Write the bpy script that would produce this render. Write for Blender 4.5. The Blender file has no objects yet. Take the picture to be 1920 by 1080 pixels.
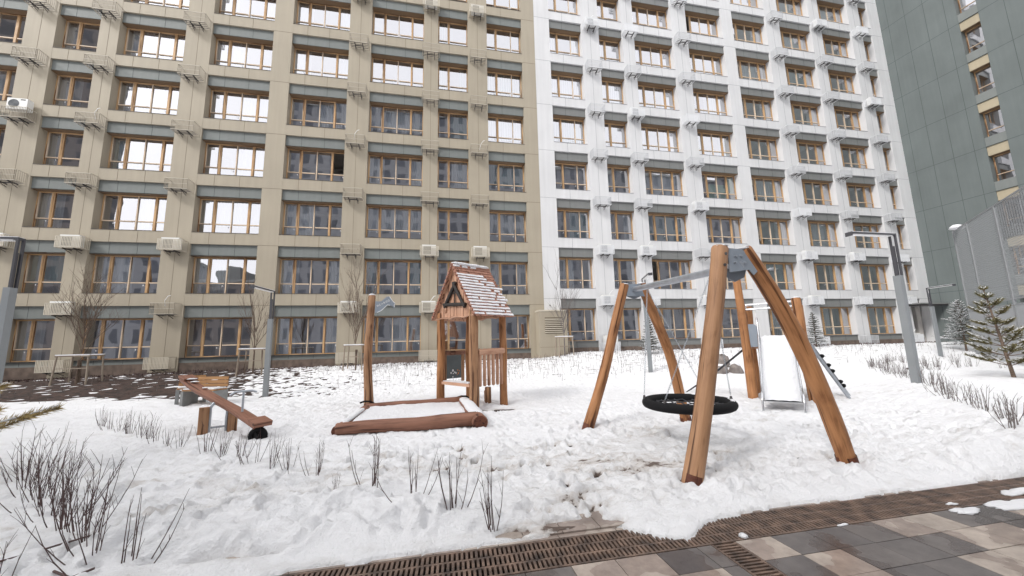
import bpy, math, random
import numpy as np
from mathutils import Vector, Matrix
R_=math.radians
rnd=random.Random(7)

# ------------------------------------------------------------------ camera, sky, sun, exposure
scene=bpy.context.scene
C=scene.collection
yaw,pit,rol=0.2035,0.1467,-0.02426
F=Vector((math.sin(yaw)*math.cos(pit),math.cos(yaw)*math.cos(pit),math.sin(pit)))
Rt=Vector((math.cos(yaw),-math.sin(yaw),0)); Up=Rt.cross(F)
R2=Rt*math.cos(rol)+Up*math.sin(rol); U2=Up*math.cos(rol)-Rt*math.sin(rol)
cd=bpy.data.cameras.new('camera'); cam=bpy.data.objects.new('camera',cd); C.objects.link(cam)
cd.sensor_fit='HORIZONTAL'; cd.sensor_width=36; cd.lens=709.3/1920*36
cd.clip_start=0.05; cd.clip_end=1500
M=Matrix((( R2.x,U2.x,-F.x,0),(R2.y,U2.y,-F.y,-20.405),(R2.z,U2.z,-F.z,1.504),(0,0,0,1)))
cam.matrix_world=M; scene.camera=cam

SUN_EL,SUN_ROT=R_(40),R_(-35)
world=bpy.data.worlds.new('World'); scene.world=world; world.use_nodes=True
nt=world.node_tree; nt.nodes.clear()
sky=nt.nodes.new('ShaderNodeTexSky'); sky.sky_type='NISHITA'; sky.sun_disc=False
sky.sun_elevation=SUN_EL; sky.sun_rotation=math.pi; sky.air_density=1.0; sky.dust_density=6.0; sky.ozone_density=1.0
hs=nt.nodes.new('ShaderNodeHueSaturation'); hs.inputs['Saturation'].default_value=0.16
# overcast: the deck of cloud evens the sky out
mixw=nt.nodes.new('ShaderNodeMixRGB'); mixw.inputs[0].default_value=0.8
mixw.inputs[2].default_value=(12.8,12.8,13.1,1)
bg=nt.nodes.new('ShaderNodeBackground'); bg.inputs['Strength'].default_value=0.105
wo=nt.nodes.new('ShaderNodeOutputWorld')
nt.links.new(sky.outputs[0],hs.inputs['Color']); nt.links.new(hs.outputs[0],mixw.inputs[1])
nt.links.new(mixw.outputs[0],bg.inputs[0]); nt.links.new(bg.outputs[0],wo.inputs[0])
sd=bpy.data.lights.new('sun','SUN'); sd.energy=1.5; sd.angle=R_(11); sd.color=(1,.97,.93)
so=bpy.data.objects.new('sun',sd); C.objects.link(so)
sv=Vector((-0.85*math.cos(SUN_EL),-.53*math.cos(SUN_EL),math.sin(SUN_EL))).normalized()
so.rotation_euler=sv.to_track_quat('Z','Y').to_euler()
sky.sun_rotation=math.atan2(sv.x,sv.y)
scene.view_settings.view_transform='Standard'; scene.view_settings.look='None'
scene.view_settings.exposure=0.60; scene.view_settings.gamma=1.0
scene.cycles.max_bounces=8; scene.cycles.transparent_max_bounces=12
scene.cycles.sample_clamp_indirect=6; scene.cycles.use_denoising=True

# ------------------------------------------------------------------ materials
def mat(name,col,rough=0.6,metal=0.0,var=0.0,vscale=3.0,bump=0.0,bscale=20.0,coord='Object',col2=None,spec=0.5):
    m=bpy.data.materials.new(name); m.use_nodes=True; n=m.node_tree; p=n.nodes['Principled BSDF']
    p.inputs['Roughness'].default_value=rough; p.inputs['Metallic'].default_value=metal
    p.inputs['Specular IOR Level'].default_value=spec
    p.inputs['Base Color'].default_value=(*col,1)
    tc=n.nodes.new('ShaderNodeTexCoord')
    if var or col2:
        ns=n.nodes.new('ShaderNodeTexNoise'); ns.inputs['Scale'].default_value=vscale; ns.inputs['Detail'].default_value=6
        n.links.new(tc.outputs[coord],ns.inputs['Vector'])
        cr=n.nodes.new('ShaderNodeValToRGB'); cr.color_ramp.elements[0].position=.3; cr.color_ramp.elements[1].position=.7
        a=col; b=col2 if col2 else col
        cr.color_ramp.elements[0].color=(*[c*(1-var) for c in a],1); cr.color_ramp.elements[1].color=(*[c*(1+var) for c in b],1)
        n.links.new(ns.outputs['Fac'],cr.inputs[0]); n.links.new(cr.outputs[0],p.inputs['Base Color'])
    if bump:
        nb=n.nodes.new('ShaderNodeTexNoise'); nb.inputs['Scale'].default_value=bscale; nb.inputs['Detail'].default_value=5
        n.links.new(tc.outputs[coord],nb.inputs['Vector'])
        bp=n.nodes.new('ShaderNodeBump'); bp.inputs['Strength'].default_value=bump; bp.inputs['Distance'].default_value=0.02
        n.links.new(nb.outputs['Fac'],bp.inputs['Height']); n.links.new(bp.outputs[0],p.inputs['Normal'])
    return m

def wood(name,dark,light,rough=0.62,fine=34.0,stretch=.055,bump=.5):
    """timber: grain runs along the 'grain' attribute's third axis"""
    m=bpy.data.materials.new(name); m.use_nodes=True; n=m.node_tree; p=n.nodes['Principled BSDF']
    p.inputs['Roughness'].default_value=rough; p.inputs['Specular IOR Level'].default_value=.35
    at=n.nodes.new('ShaderNodeAttribute'); at.attribute_name='grain'
    mp=n.nodes.new('ShaderNodeMapping'); mp.inputs['Scale'].default_value=(1,1,stretch)
    n.links.new(at.outputs['Vector'],mp.inputs['Vector'])
    a=n.nodes.new('ShaderNodeTexNoise'); a.inputs['Scale'].default_value=fine; a.inputs['Detail'].default_value=8; a.inputs['Roughness'].default_value=.65
    b=n.nodes.new('ShaderNodeTexNoise'); b.inputs['Scale'].default_value=3.2; b.inputs['Detail'].default_value=5; b.inputs['Distortion'].default_value=.6
    n.links.new(mp.outputs[0],a.inputs['Vector'])
    mp2=n.nodes.new('ShaderNodeMapping'); mp2.inputs['Scale'].default_value=(1,1,.45); n.links.new(at.outputs['Vector'],mp2.inputs['Vector'])
    n.links.new(mp2.outputs[0],b.inputs['Vector'])
    mx=n.nodes.new('ShaderNodeMath'); mx.operation='MULTIPLY_ADD'; mx.inputs[1].default_value=.5
    n.links.new(a.outputs['Fac'],mx.inputs[0])
    ml=n.nodes.new('ShaderNodeMath'); ml.operation='MULTIPLY'; ml.inputs[1].default_value=.54; n.links.new(b.outputs['Fac'],ml.inputs[0]); n.links.new(ml.outputs[0],mx.inputs[2])
    cr=n.nodes.new('ShaderNodeValToRGB'); e=cr.color_ramp.elements; e[0].position=.36; e[1].position=.66
    e[0].color=(*dark,1); e[1].color=(*light,1)
    mid=e.new(.5); mid.color=(*[(d*.35+l*.65) for d,l in zip(dark,light)],1)
    n.links.new(mx.outputs[0],cr.inputs[0])
    # long drying checks
    c3=n.nodes.new('ShaderNodeTexNoise'); c3.inputs['Scale'].default_value=15; c3.inputs['Detail'].default_value=4
    mp3=n.nodes.new('ShaderNodeMapping'); mp3.inputs['Scale'].default_value=(1,1,.03); n.links.new(at.outputs['Vector'],mp3.inputs['Vector']); n.links.new(mp3.outputs[0],c3.inputs['Vector'])
    r3=n.nodes.new('ShaderNodeValToRGB'); r3.color_ramp.elements[0].position=.58; r3.color_ramp.elements[1].position=.62
    r3.color_ramp.elements[0].color=(1,1,1,1); r3.color_ramp.elements[1].color=(.30,.24,.21,1); n.links.new(c3.outputs['Fac'],r3.inputs[0])
    m3=n.nodes.new('ShaderNodeMixRGB'); m3.blend_type='MULTIPLY'; m3.inputs[0].default_value=1; n.links.new(cr.outputs[0],m3.inputs[1]); n.links.new(r3.outputs[0],m3.inputs[2])
    # knots
    v=n.nodes.new('ShaderNodeTexVoronoi'); v.inputs['Scale'].default_value=2.6; n.links.new(mp2.outputs[0],v.inputs['Vector'])
    kr=n.nodes.new('ShaderNodeValToRGB'); kr.color_ramp.elements[0].position=.05; kr.color_ramp.elements[1].position=.12
    kr.color_ramp.elements[0].color=(.42,.34,.3,1); kr.color_ramp.elements[1].color=(1,1,1,1)
    n.links.new(v.outputs['Distance'],kr.inputs[0])
    mu=n.nodes.new('ShaderNodeMixRGB'); mu.blend_type='MULTIPLY'; mu.inputs[0].default_value=1
    n.links.new(m3.outputs[0],mu.inputs[1]); n.links.new(kr.outputs[0],mu.inputs[2]); n.links.new(mu.outputs[0],p.inputs['Base Color'])
    bp=n.nodes.new('ShaderNodeBump'); bp.inputs['Strength'].default_value=bump; bp.inputs['Distance'].default_value=.006
    n.links.new(a.outputs['Fac'],bp.inputs['Height']); n.links.new(bp.outputs[0],p.inputs['Normal'])
    return m

M={}
def panel(name,col,var=.05,rough=.55):
    m=mat(name,col,rough,var=var,vscale=.55,bump=.06,bscale=60,spec=.35)
    n=m.node_tree; p=n.nodes['Principled BSDF']; src=p.inputs['Base Color'].links[0].from_socket
    tc=n.nodes.new('ShaderNodeTexCoord'); mp=n.nodes.new('ShaderNodeMapping'); mp.inputs['Scale'].default_value=(5,5,.28)
    ns=n.nodes.new('ShaderNodeTexNoise'); ns.inputs['Scale'].default_value=1; ns.inputs['Detail'].default_value=7
    n.links.new(tc.outputs['Object'],mp.inputs[0]); n.links.new(mp.outputs[0],ns.inputs['Vector'])
    mr=n.nodes.new('ShaderNodeMapRange'); mr.inputs['From Min'].default_value=.35; mr.inputs['From Max'].default_value=.7; mr.inputs['To Min'].default_value=.945; mr.inputs['To Max'].default_value=1.02
    n.links.new(ns.outputs['Fac'],mr.inputs['Value'])
    mu=n.nodes.new('ShaderNodeMixRGB'); mu.blend_type='MULTIPLY'; mu.inputs[0].default_value=1
    n.links.new(src,mu.inputs[1]); n.links.new(mr.outputs[0],mu.inputs[2]); n.links.new(mu.outputs[0],p.inputs['Base Color'])
    return m
M['beige']=panel('beige_panel',(.385,.338,.262))
M['white']=panel('white_panel',(.665,.665,.67))
M['band']=panel('grey_green_panel',(.19,.205,.197))
M['bandw']=panel('grey_panel',(.20,.205,.20))
M['green']=panel('dark_green_panel',(.138,.158,.155),var=.09)
M['yellow']=panel('pale_yellow_panel',(.40,.345,.245))
M['joint_b']=mat('joint_brown',(.17,.14,.10),.8)
M['joint_w']=mat('joint_grey',(.30,.31,.33),.8)
M['joint_g']=mat('joint_green',(.055,.07,.068),.8)
M['plinth']=mat('plinth_stain',(.135,.10,.08),.85,var=.3,vscale=4)
M['frame']=wood('window_timber',(.42,.245,.115),(.60,.39,.21),rough=.45,bump=.1)
M['frame_l']=wood('window_timber_pale',(.58,.44,.31),(.74,.60,.45),rough=.4,bump=.1)
M['soffit']=mat('soffit_brown',(.20,.13,.075),.7)
M['tag']=mat('white_plastic',(.85,.85,.85),.4)
M['curtain']=mat('sheer_curtain',(.76,.79,.83),.9)
M['curtain2']=mat('teal_curtain',(.25,.42,.42),.9)
M['paper']=mat('green_paper',(.45,.68,.50),.9)
M['interior']=mat('room_plaster',(.5,.47,.44),.9,var=.2,vscale=1)
M['cage_b']=mat('beige_cage_paint',(.56,.51,.42),.5)
M['cage_w']=mat('white_cage_paint',(.72,.73,.75),.5)
M['cage_bd']=mat('beige_wire_shaded',(.30,.265,.21),.5); M['cage_wd']=mat('white_wire_shaded',(.46,.47,.49),.5)  # thin wire bars: cage paint darkened, their shade is put into the colour
M['dark']=mat('dark_steel',(.06,.055,.055),.5)
M['acwhite']=mat('ac_white',(.78,.78,.76),.4)
M['acgrille']=mat('ac_grille',(.11,.12,.13),.5)
M['steel']=mat('galvanised_steel',(.42,.45,.49),.38,metal=.75,var=.12,vscale=9)
M['stainless']=mat('stainless',(.62,.63,.65),.22,metal=1.0)
M['plate']=mat('grey_blue_plate',(.24,.275,.32),.5,var=.08,vscale=5,bump=.05)
M['pole']=mat('grey_lamp_paint',(.225,.24,.25),.45,var=.06,vscale=2)
M['poledark']=mat('anthracite_lamp_paint',(.06,.06,.068),.45)
M['lampglass']=mat('lamp_diffuser',(.8,.8,.8),.3)
M['log']=wood('log_timber',(.12,.052,.024),(.41,.23,.125))
M['logo']=wood('log_timber_orange',(.12,.042,.014),(.44,.21,.090))
M['logdark']=wood('log_timber_stained',(.10,.04,.025),(.28,.135,.088))
M['logend']=wood('log_end',(.05,.015,.010),(.14,.045,.022),stretch=1,fine=20)
M['board']=wood('pine_board',(.38,.19,.115),(.62,.38,.26),stretch=.08)
M['roof']=wood('red_shingle',(.19,.085,.06),(.42,.21,.145),stretch=.3)
M['blacklog']=mat('charred_timber',(.025,.02,.018),.7)
M['yellowwood']=wood('bench_timber',(.28,.14,.055),(.42,.23,.10))
M['chalk']=mat('chalkboard',(.10,.12,.125),.6,var=.15)
M['white_paint']=mat('white_marks',(.8,.8,.8),.7)
M['orange']=mat('orange_marks',(.6,.25,.06),.7)
M['rubber']=mat('black_rubber',(.008,.008,.009),.8,bump=.3,bscale=90,spec=.2)
M['rope']=mat('dark_rope',(.035,.035,.04),.8)
M['stem']=mat('red_brown_twig',(.075,.045,.042),.8,var=.3,vscale=30)
M['stemg']=mat('grey_twig',(.16,.14,.135),.8,var=.25,vscale=30)
M['bark']=mat('bark',(.14,.10,.075),.9,var=.35,vscale=18,bump=.5,bscale=40)
M['stake']=wood('stake_timber',(.20,.16,.12),(.36,.30,.24))
M['needle']=mat('pine_needle',(.085,.092,.035),.6,var=.4,vscale=6,col2=(.16,.135,.05))
M['needle2']=mat('dark_needle',(.035,.05,.03),.65,var=.35,vscale=6)
M['needle3']=mat('golden_needle',(.36,.27,.11),.6,var=.35,vscale=9)
M['stone']=mat('granite_boulder',(.23,.20,.185),.85,var=.3,vscale=4,bump=.6,bscale=14)
M['iron']=mat('rusty_cast_iron',(.07,.052,.045),.55,metal=.25,var=.4,vscale=9,bump=.4,bscale=60,col2=(.15,.10,.075))
M['pit']=mat('drain_pit',(.008,.007,.007),.9)
M['fence']=mat('galvanised_fence',(.30,.31,.32),.5,metal=.3)
M['concrete']=mat('concrete',(.25,.255,.25),.8,var=.15,vscale=6,bump=.3,bscale=30)

def snow_mat(name,dirty=False):
    m=bpy.data.materials.new(name); m.use_nodes=True; n=m.node_tree; p=n.nodes['Principled BSDF']
    p.inputs['Roughness'].default_value=.7; p.inputs['Specular IOR Level'].default_value=.3
    tc=n.nodes.new('ShaderNodeTexCoord')
    base=n.nodes.new('ShaderNodeRGB'); base.outputs[0].default_value=(.90,.905,.93,1)
    out=base.outputs[0]
    if dirty:
        at=n.nodes.new('ShaderNodeAttribute'); at.attribute_name='dirt'
        n1=n.nodes.new('ShaderNodeTexNoise'); n1.inputs['Scale'].default_value=3.4; n1.inputs['Detail'].default_value=9; n1.inputs['Roughness'].default_value=.68
        mp=n.nodes.new('ShaderNodeMapping'); mp.inputs['Scale'].default_value=(.8,1.7,1); n.links.new(tc.outputs['Object'],mp.inputs[0]); n.links.new(mp.outputs[0],n1.inputs['Vector'])
        ad=n.nodes.new('ShaderNodeMath'); ad.operation='MULTIPLY_ADD'; ad.inputs[1].default_value=.95
        n.links.new(at.outputs['Fac'],ad.inputs[0]); n.links.new(n1.outputs['Fac'],ad.inputs[2])
        cr=n.nodes.new('ShaderNodeValToRGB'); e=cr.color_ramp.elements
        e[0].position=.60; e[0].color=(.92,.922,.94,1); e[1].position=1.25; e[1].color=(.16,.12,.10,1)
        x=e.new(.80); x.color=(.82,.815,.82,1)
        x=e.new(.95); x.color=(.62,.58,.55,1)
        sc=n.nodes.new('ShaderNodeMath'); sc.operation='MULTIPLY'; sc.inputs[1].default_value=1.0
        n.links.new(ad.outputs[0],sc.inputs[0]); n.links.new(sc.outputs[0],cr.inputs[0]); out=cr.outputs[0]
    n.links.new(out,p.inputs['Base Color'])
    nb=n.nodes.new('ShaderNodeTexNoise'); nb.inputs['Scale'].default_value=11; nb.inputs['Detail'].default_value=11; nb.inputs['Roughness'].default_value=.74
    n.links.new(tc.outputs['Object'],nb.inputs['Vector'])
    bp=n.nodes.new('ShaderNodeBump'); bp.inputs['Strength'].default_value=1.0; bp.inputs['Distance'].default_value=.07
    nb2=n.nodes.new('ShaderNodeTexNoise'); nb2.inputs['Scale'].default_value=48; nb2.inputs['Detail'].default_value=6; nb2.inputs['Roughness'].default_value=.7
    n.links.new(tc.outputs['Object'],nb2.inputs['Vector']); ma=n.nodes.new('ShaderNodeMath'); ma.operation='MULTIPLY_ADD'; ma.inputs[1].default_value=.22
    n.links.new(nb2.outputs['Fac'],ma.inputs[0]); n.links.new(nb.outputs['Fac'],ma.inputs[2])
    n.links.new(ma.outputs[0],bp.inputs['Height']); n.links.new(bp.outputs[0],p.inputs['Normal'])
    return m
M['snow']=snow_mat('snow_cap'); M['snowg']=snow_mat('trodden_snow',True)

def glass():
    m=bpy.data.materials.new('window_glass'); m.use_nodes=True; n=m.node_tree; n.nodes.clear()
    o=n.nodes.new('ShaderNodeOutputMaterial'); mx=n.nodes.new('ShaderNodeMixShader')
    t=n.nodes.new('ShaderNodeBsdfTransparent'); t.inputs[0].default_value=(.80,.84,.85,1)
    g=n.nodes.new('ShaderNodeBsdfGlossy'); g.inputs['Roughness'].default_value=.008; g.inputs['Color'].default_value=(.96,.96,1,1)
    tc=n.nodes.new('ShaderNodeTexCoord'); ns=n.nodes.new('ShaderNodeTexNoise'); ns.inputs['Scale'].default_value=.8; ns.inputs['Detail'].default_value=1
    n.links.new(tc.outputs['Object'],ns.inputs['Vector'])
    bp=n.nodes.new('ShaderNodeBump'); bp.inputs['Strength'].default_value=.2; bp.inputs['Distance'].default_value=.025
    n.links.new(ns.outputs['Fac'],bp.inputs['Height']); n.links.new(bp.outputs[0],g.inputs['Normal'])
    lw=n.nodes.new('ShaderNodeLayerWeight'); lw.inputs['Blend'].default_value=.35
    mr=n.nodes.new('ShaderNodeMapRange'); mr.inputs['To Min'].default_value=.47; mr.inputs['To Max'].default_value=.85
    n.links.new(lw.outputs['Fresnel'],mr.inputs['Value']); n.links.new(mr.outputs[0],mx.inputs[0])
    n.links.new(t.outputs[0],mx.inputs[1]); n.links.new(g.outputs[0],mx.inputs[2]); n.links.new(mx.outputs[0],o.inputs[0])
    return m
M['glass']=glass()

def tile_mat():
    """large pavers, alternating pairs of buff and dark grey, partly wet"""
    m=bpy.data.materials.new('concrete_pavers'); m.use_nodes=True; n=m.node_tree; p=n.nodes['Principled BSDF']
    p.inputs['Specular IOR Level'].default_value=.5
    at=n.nodes.new('ShaderNodeAttribute'); at.attribute_name='tone'
    tc=n.nodes.new('ShaderNodeTexCoord')
    ns=n.nodes.new('ShaderNodeTexNoise'); ns.inputs['Scale'].default_value=7; ns.inputs['Detail'].default_value=9; ns.inputs['Roughness'].default_value=.7
    n.links.new(tc.outputs['Object'],ns.inputs['Vector'])
    cr=n.nodes.new('ShaderNodeValToRGB'); e=cr.color_ramp.elements; e[0].position=.35;e[1].position=.7
    e[0].color=(.25,.21,.18,1); e[1].color=(.42,.36,.31,1); n.links.new(ns.outputs['Fac'],cr.inputs[0])
    cr2=n.nodes.new('ShaderNodeValToRGB'); e=cr2.color_ramp.elements; e[0].position=.35;e[1].position=.7
    e[0].color=(.072,.066,.066,1); e[1].color=(.108,.099,.097,1); n.links.new(ns.outputs['Fac'],cr2.inputs[0])
    mx=n.nodes.new('ShaderNodeMixRGB'); n.links.new(at.outputs['Fac'],mx.inputs[0]); n.links.new(cr2.outputs[0],mx.inputs[1]); n.links.new(cr.outputs[0],mx.inputs[2])
    w=n.nodes.new('ShaderNodeTexNoise'); w.inputs['Scale'].default_value=1.9; w.inputs['Detail'].default_value=3
    n.links.new(tc.outputs['Object'],w.inputs['Vector'])
    wr=n.nodes.new('ShaderNodeValToRGB'); wr.color_ramp.elements[0].position=.5; wr.color_ramp.elements[1].position=.54
    n.links.new(w.outputs['Fac'],wr.inputs[0])
    dk=n.nodes.new('ShaderNodeMixRGB'); dk.blend_type='MULTIPLY'; dk.inputs[2].default_value=(.72,.68,.68,1)
    n.links.new(wr.outputs[0],dk.inputs[0]); n.links.new(mx.outputs[0],dk.inputs[1]); n.links.new(dk.outputs[0],p.inputs['Base Color'])
    rr=n.nodes.new('ShaderNodeMapRange'); rr.inputs['To Min'].default_value=.5; rr.inputs['To Max'].default_value=.14
    n.links.new(wr.outputs[0],rr.inputs['Value']); n.links.new(rr.outputs[0],p.inputs['Roughness'])
    bp=n.nodes.new('ShaderNodeBump'); bp.inputs['Strength'].default_value=.12; bp.inputs['Distance'].default_value=.01
    nf=n.nodes.new('ShaderNodeTexNoise'); nf.inputs['Scale'].default_value=90; n.links.new(tc.outputs['Object'],nf.inputs['Vector'])
    n.links.new(nf.outputs['Fac'],bp.inputs['Height']); n.links.new(bp.outputs[0],p.inputs['Normal'])
    return m
M['tiles']=tile_mat()
def soil_mat():
    m=bpy.data.materials.new('bark_mulch_soil'); m.use_nodes=True; n=m.node_tree; p=n.nodes['Principled BSDF']
    p.inputs['Roughness'].default_value=.9
    tc=n.nodes.new('ShaderNodeTexCoord'); v=n.nodes.new('ShaderNodeTexVoronoi'); v.inputs['Scale'].default_value=11
    mp=n.nodes.new('ShaderNodeMapping'); mp.inputs['Scale'].default_value=(.7,1.4,1); n.links.new(tc.outputs['Object'],mp.inputs[0]); n.links.new(mp.outputs[0],v.inputs['Vector'])
    cr=n.nodes.new('ShaderNodeValToRGB'); e=cr.color_ramp.elements; e[0].color=(.012,.008,.007,1); e[1].color=(.075,.043,.032,1)
    sp=n.nodes.new('ShaderNodeSeparateColor'); n.links.new(v.outputs['Color'],sp.inputs[0]); n.links.new(sp.outputs[0],cr.inputs[0]); n.links.new(cr.outputs[0],p.inputs['Base Color'])
    bp=n.nodes.new('ShaderNodeBump'); bp.inputs['Strength'].default_value=1; bp.inputs['Distance'].default_value=.05
    n.links.new(v.outputs['Distance'],bp.inputs['Height']); n.links.new(bp.outputs[0],p.inputs['Normal'])
    return m
M['soil']=soil_mat()
M['reflwall']=None
def refl_wall(name,a,b,sx,sz):
    m=bpy.data.materials.new(name); m.use_nodes=True; n=m.node_tree; p=n.nodes['Principled BSDF']
    tc=n.nodes.new('ShaderNodeTexCoord'); br=n.nodes.new('ShaderNodeTexBrick')
    mp=n.nodes.new('ShaderNodeMapping'); mp.inputs['Rotation'].default_value=(R_(90),0,0); n.links.new(tc.outputs['Object'],mp.inputs[0]); n.links.new(mp.outputs[0],br.inputs[0])
    br.offset=0; br.inputs['Color1'].default_value=(*b,1); br.inputs['Color2'].default_value=(*[c*.6 for c in b],1); br.inputs['Mortar'].default_value=(*a,1)
    br.inputs['Scale'].default_value=1; br.inputs['Mortar Size'].default_value=.5; br.inputs['Mortar Smooth'].default_value=0
    br.inputs['Brick Width'].default_value=sx; br.inputs['Row Height'].default_value=sz
    n.links.new(br.outputs[0],p.inputs['Base Color']); p.inputs['Roughness'].default_value=.7
    return m

# ------------------------------------------------------------------ mesh builder
class MB:
    def __init__(s): s.v=[]; s.f=[]; s.m=[]; s.g=[]; s.mats=[]; s.sm=[]
    def mi(s,k):
        if k not in s.mats: s.mats.append(k)
        return s.mats.index(k)
    def quad(s,pts,k,grain=None):
        b=len(s.v); s.v+= [tuple(p) for p in pts]; s.g+= grain or [tuple(p) for p in pts]
        s.f.append(tuple(range(b,b+len(pts)))); s.m.append(s.mi(k)); s.sm.append(False)
    def obox(s,c,ax,h,k):
        """oriented box: centre, three unit axes, half sizes"""
        c=Vector(c); b=len(s.v); ax=[Vector(a).normalized() for a in ax]
        order=sorted(range(3),key=lambda i:h[i]); o=rnd.uniform(0,50)
        for i in (-1,1):
            for j in (-1,1):
                for l in (-1,1):
                    s.v.append(tuple(c+ax[0]*i*h[0]+ax[1]*j*h[1]+ax[2]*l*h[2]))
                    q=(i*h[0],j*h[1],l*h[2]); s.g.append((q[order[0]]+o,q[order[1]]+o,q[order[2]]+o))
        mi=s.mi(k)
        for q in ((0,1,3,2),(4,6,7,5),(0,4,5,1),(2,3,7,6),(0,2,6,4),(1,5,7,3)):
            s.f.append(tuple(b+i for i in q)); s.m.append(mi); s.sm.append(False)
    def box(s,x0,x1,y0,y1,z0,z1,k):
        s.obox(((x0+x1)/2,(y0+y1)/2,(z0+z1)/2),((1,0,0),(0,1,0),(0,0,1)),(abs(x1-x0)/2,abs(y1-y0)/2,abs(z1-z0)/2),k)
    def bar(s,a,b,w,d,k,up=(0,0,1)):
        a=Vector(a); b=Vector(b); t=(b-a); L=t.length; t.normalize(); up=Vector(up)
        if abs(t.dot(up))>.98: up=Vector((0,1,0))
        sd=t.cross(up).normalized(); u=sd.cross(t)
        s.obox((a+b)/2,(t,sd,u),(L/2,w/2,d/2),k)
    def tube(s,pts,rad,k,n=8,capk=None,wob=0,smooth=True,cap=True,flat=1.0):
        pts=[Vector(p) for p in pts]
        if not hasattr(rad,'__len__'): rad=[rad]*len(pts)
        t=(pts[1]-pts[0]).normalized(); u=t.cross(Vector((0,0,1)))
        if u.length<.05: u=t.cross(Vector((1,0,0)))
        u.normalize(); base=len(s.v); L=0; o=rnd.uniform(0,60); mi=s.mi(k)
        ph=[rnd.uniform(0,6.28) for _ in range(4)]
        for i,p in enumerate(pts):
            if i>0: L+=(pts[i]-pts[i-1]).length
            if 0<i<len(pts)-1: t=(pts[i+1]-pts[i-1]).normalized()
            elif i==len(pts)-1: t=(pts[i]-pts[i-1]).normalized()
            u=(u-t*u.dot(t)).normalized(); w=t.cross(u)
            for j in range(n):
                a=2*math.pi*j/n; r=rad[i]*(1+wob*(math.sin(2*a+ph[0]+L*1.3)+.6*math.sin(3*a+ph[1]-L*2.1)+.5*math.sin(5*a+ph[2]+L*3)))
                s.v.append(tuple(p+u*math.cos(a)*r+w*math.sin(a)*r*flat)); s.g.append((math.cos(a)*rad[i]+o,math.sin(a)*rad[i]+o,L+o))
        for i in range(len(pts)-1):
            for j in range(n):
                a=base+i*n+j; b=base+i*n+(j+1)%n
                s.f.append((a,b,b+n,a+n)); s.m.append(mi); s.sm.append(smooth)
        if cap:
            ck=s.mi(capk or k)
            for off,rev in ((0,True),((len(pts)-1)*n,False)):
                b=len(s.v)
                for j in range(n): s.v.append(s.v[base+off+j]); s.g.append(s.g[base+off+j])
                q=tuple(range(b,b+n)); s.f.append(q[::-1] if rev else q); s.m.append(ck); s.sm.append(False)
    def prism(s,poly,origin,ux,uy,th,k,ek=None):
        """extruded outline"""
        o=Vector(origin); ux=Vector(ux).normalized(); uy=Vector(uy).normalized(); nz=ux.cross(uy)
        n=len(poly); fr=[o+ux*x+uy*y+nz*th/2 for x,y in poly]; bk=[o+ux*x+uy*y-nz*th/2 for x,y in poly]
        s.quad(fr,k); s.quad(bk[::-1],k)
        for i in range(n):
            j=(i+1)%n; s.quad([fr[i],bk[i],bk[j],fr[j]],ek or k)
    def blob(s,c,r,k,nu=12,nv=6,jit=.12,flatb=.25):
        """soft snow heap"""
        c=Vector(c); b=len(s.v); mi=s.mi(k)
        for i in range(nv+1):
            th=math.pi*i/nv
            for j in range(nu):
                a=2*math.pi*j/nu; q=1+rnd.uniform(-jit,jit)*math.sin(th)
                z=math.cos(th); z=z if z>0 else z*flatb
                s.v.append((c.x+r[0]*math.sin(th)*math.cos(a)*q,c.y+r[1]*math.sin(th)*math.sin(a)*q,c.z+r[2]*z)); s.g.append(s.v[-1])
        for i in range(nv):
            for j in range(nu):
                a=b+i*nu+j; d=b+i*nu+(j+1)%nu
                s.f.append((a,a+nu,d+nu,d)); s.m.append(mi); s.sm.append(True)
    def build(s,name,parent=None,kind=None):
        me=bpy.data.meshes.new(name); me.from_pydata(s.v,[],s.f)
        for k in s.mats: me.materials.append(M[k])
        me.polygons.foreach_set('material_index',s.m); me.polygons.foreach_set('use_smooth',s.sm)
        a=me.attributes.new('grain','FLOAT_VECTOR','POINT'); a.data.foreach_set('vector',np.array(s.g,dtype=np.float32).ravel())
        me.update()
        o=bpy.data.objects.new(name,me); C.objects.link(o)
        if parent: o.parent=parent
        if kind: o['kind']=kind
        return o
def tag(o,label=None,cat=None,group=None,kind=None):
    if label: o['label']=label
    if cat: o['category']=cat
    if group: o['group']=group
    if kind: o['kind']=kind
    return o
def thing(name,label,cat,loc=(0,0,0),rz=0,group=None):
    o=bpy.data.objects.new(name,None); C.objects.link(o); o.location=loc; o.rotation_euler=(0,0,rz); o.empty_display_size=.1
    return tag(o,label,cat,group)
def kids(o): return [c for c in bpy.data.objects if c.parent==o]
def dup(root,loc,rz,label=None,group=None,scale=1.0,tree=None):
    r=root.copy(); C.objects.link(r); r.location=loc; r.rotation_euler=(0,0,rz); r.scale=(scale,)*3
    if label: r['label']=label
    if group: r['group']=group
    for ch,sub in tree:
        c=ch.copy(); C.objects.link(c); c.parent=r
        for g in sub:
            d=g.copy(); C.objects.link(d); d.parent=c
    return r
def treeof(root): return [(c,kids(c)) for c in kids(root)]
ORD=['first','second','third','fourth','fifth','sixth','seventh','eighth','ninth','tenth','eleventh','twelfth','thirteenth','fourteenth','fifteenth','sixteenth','seventeenth','eighteenth','nineteenth','twentieth','twenty-first','twenty-second','twenty-third','twenty-fourth','twenty-fifth','twenty-sixth','twenty-seventh','twenty-eighth','twenty-ninth','thirtieth']

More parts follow.
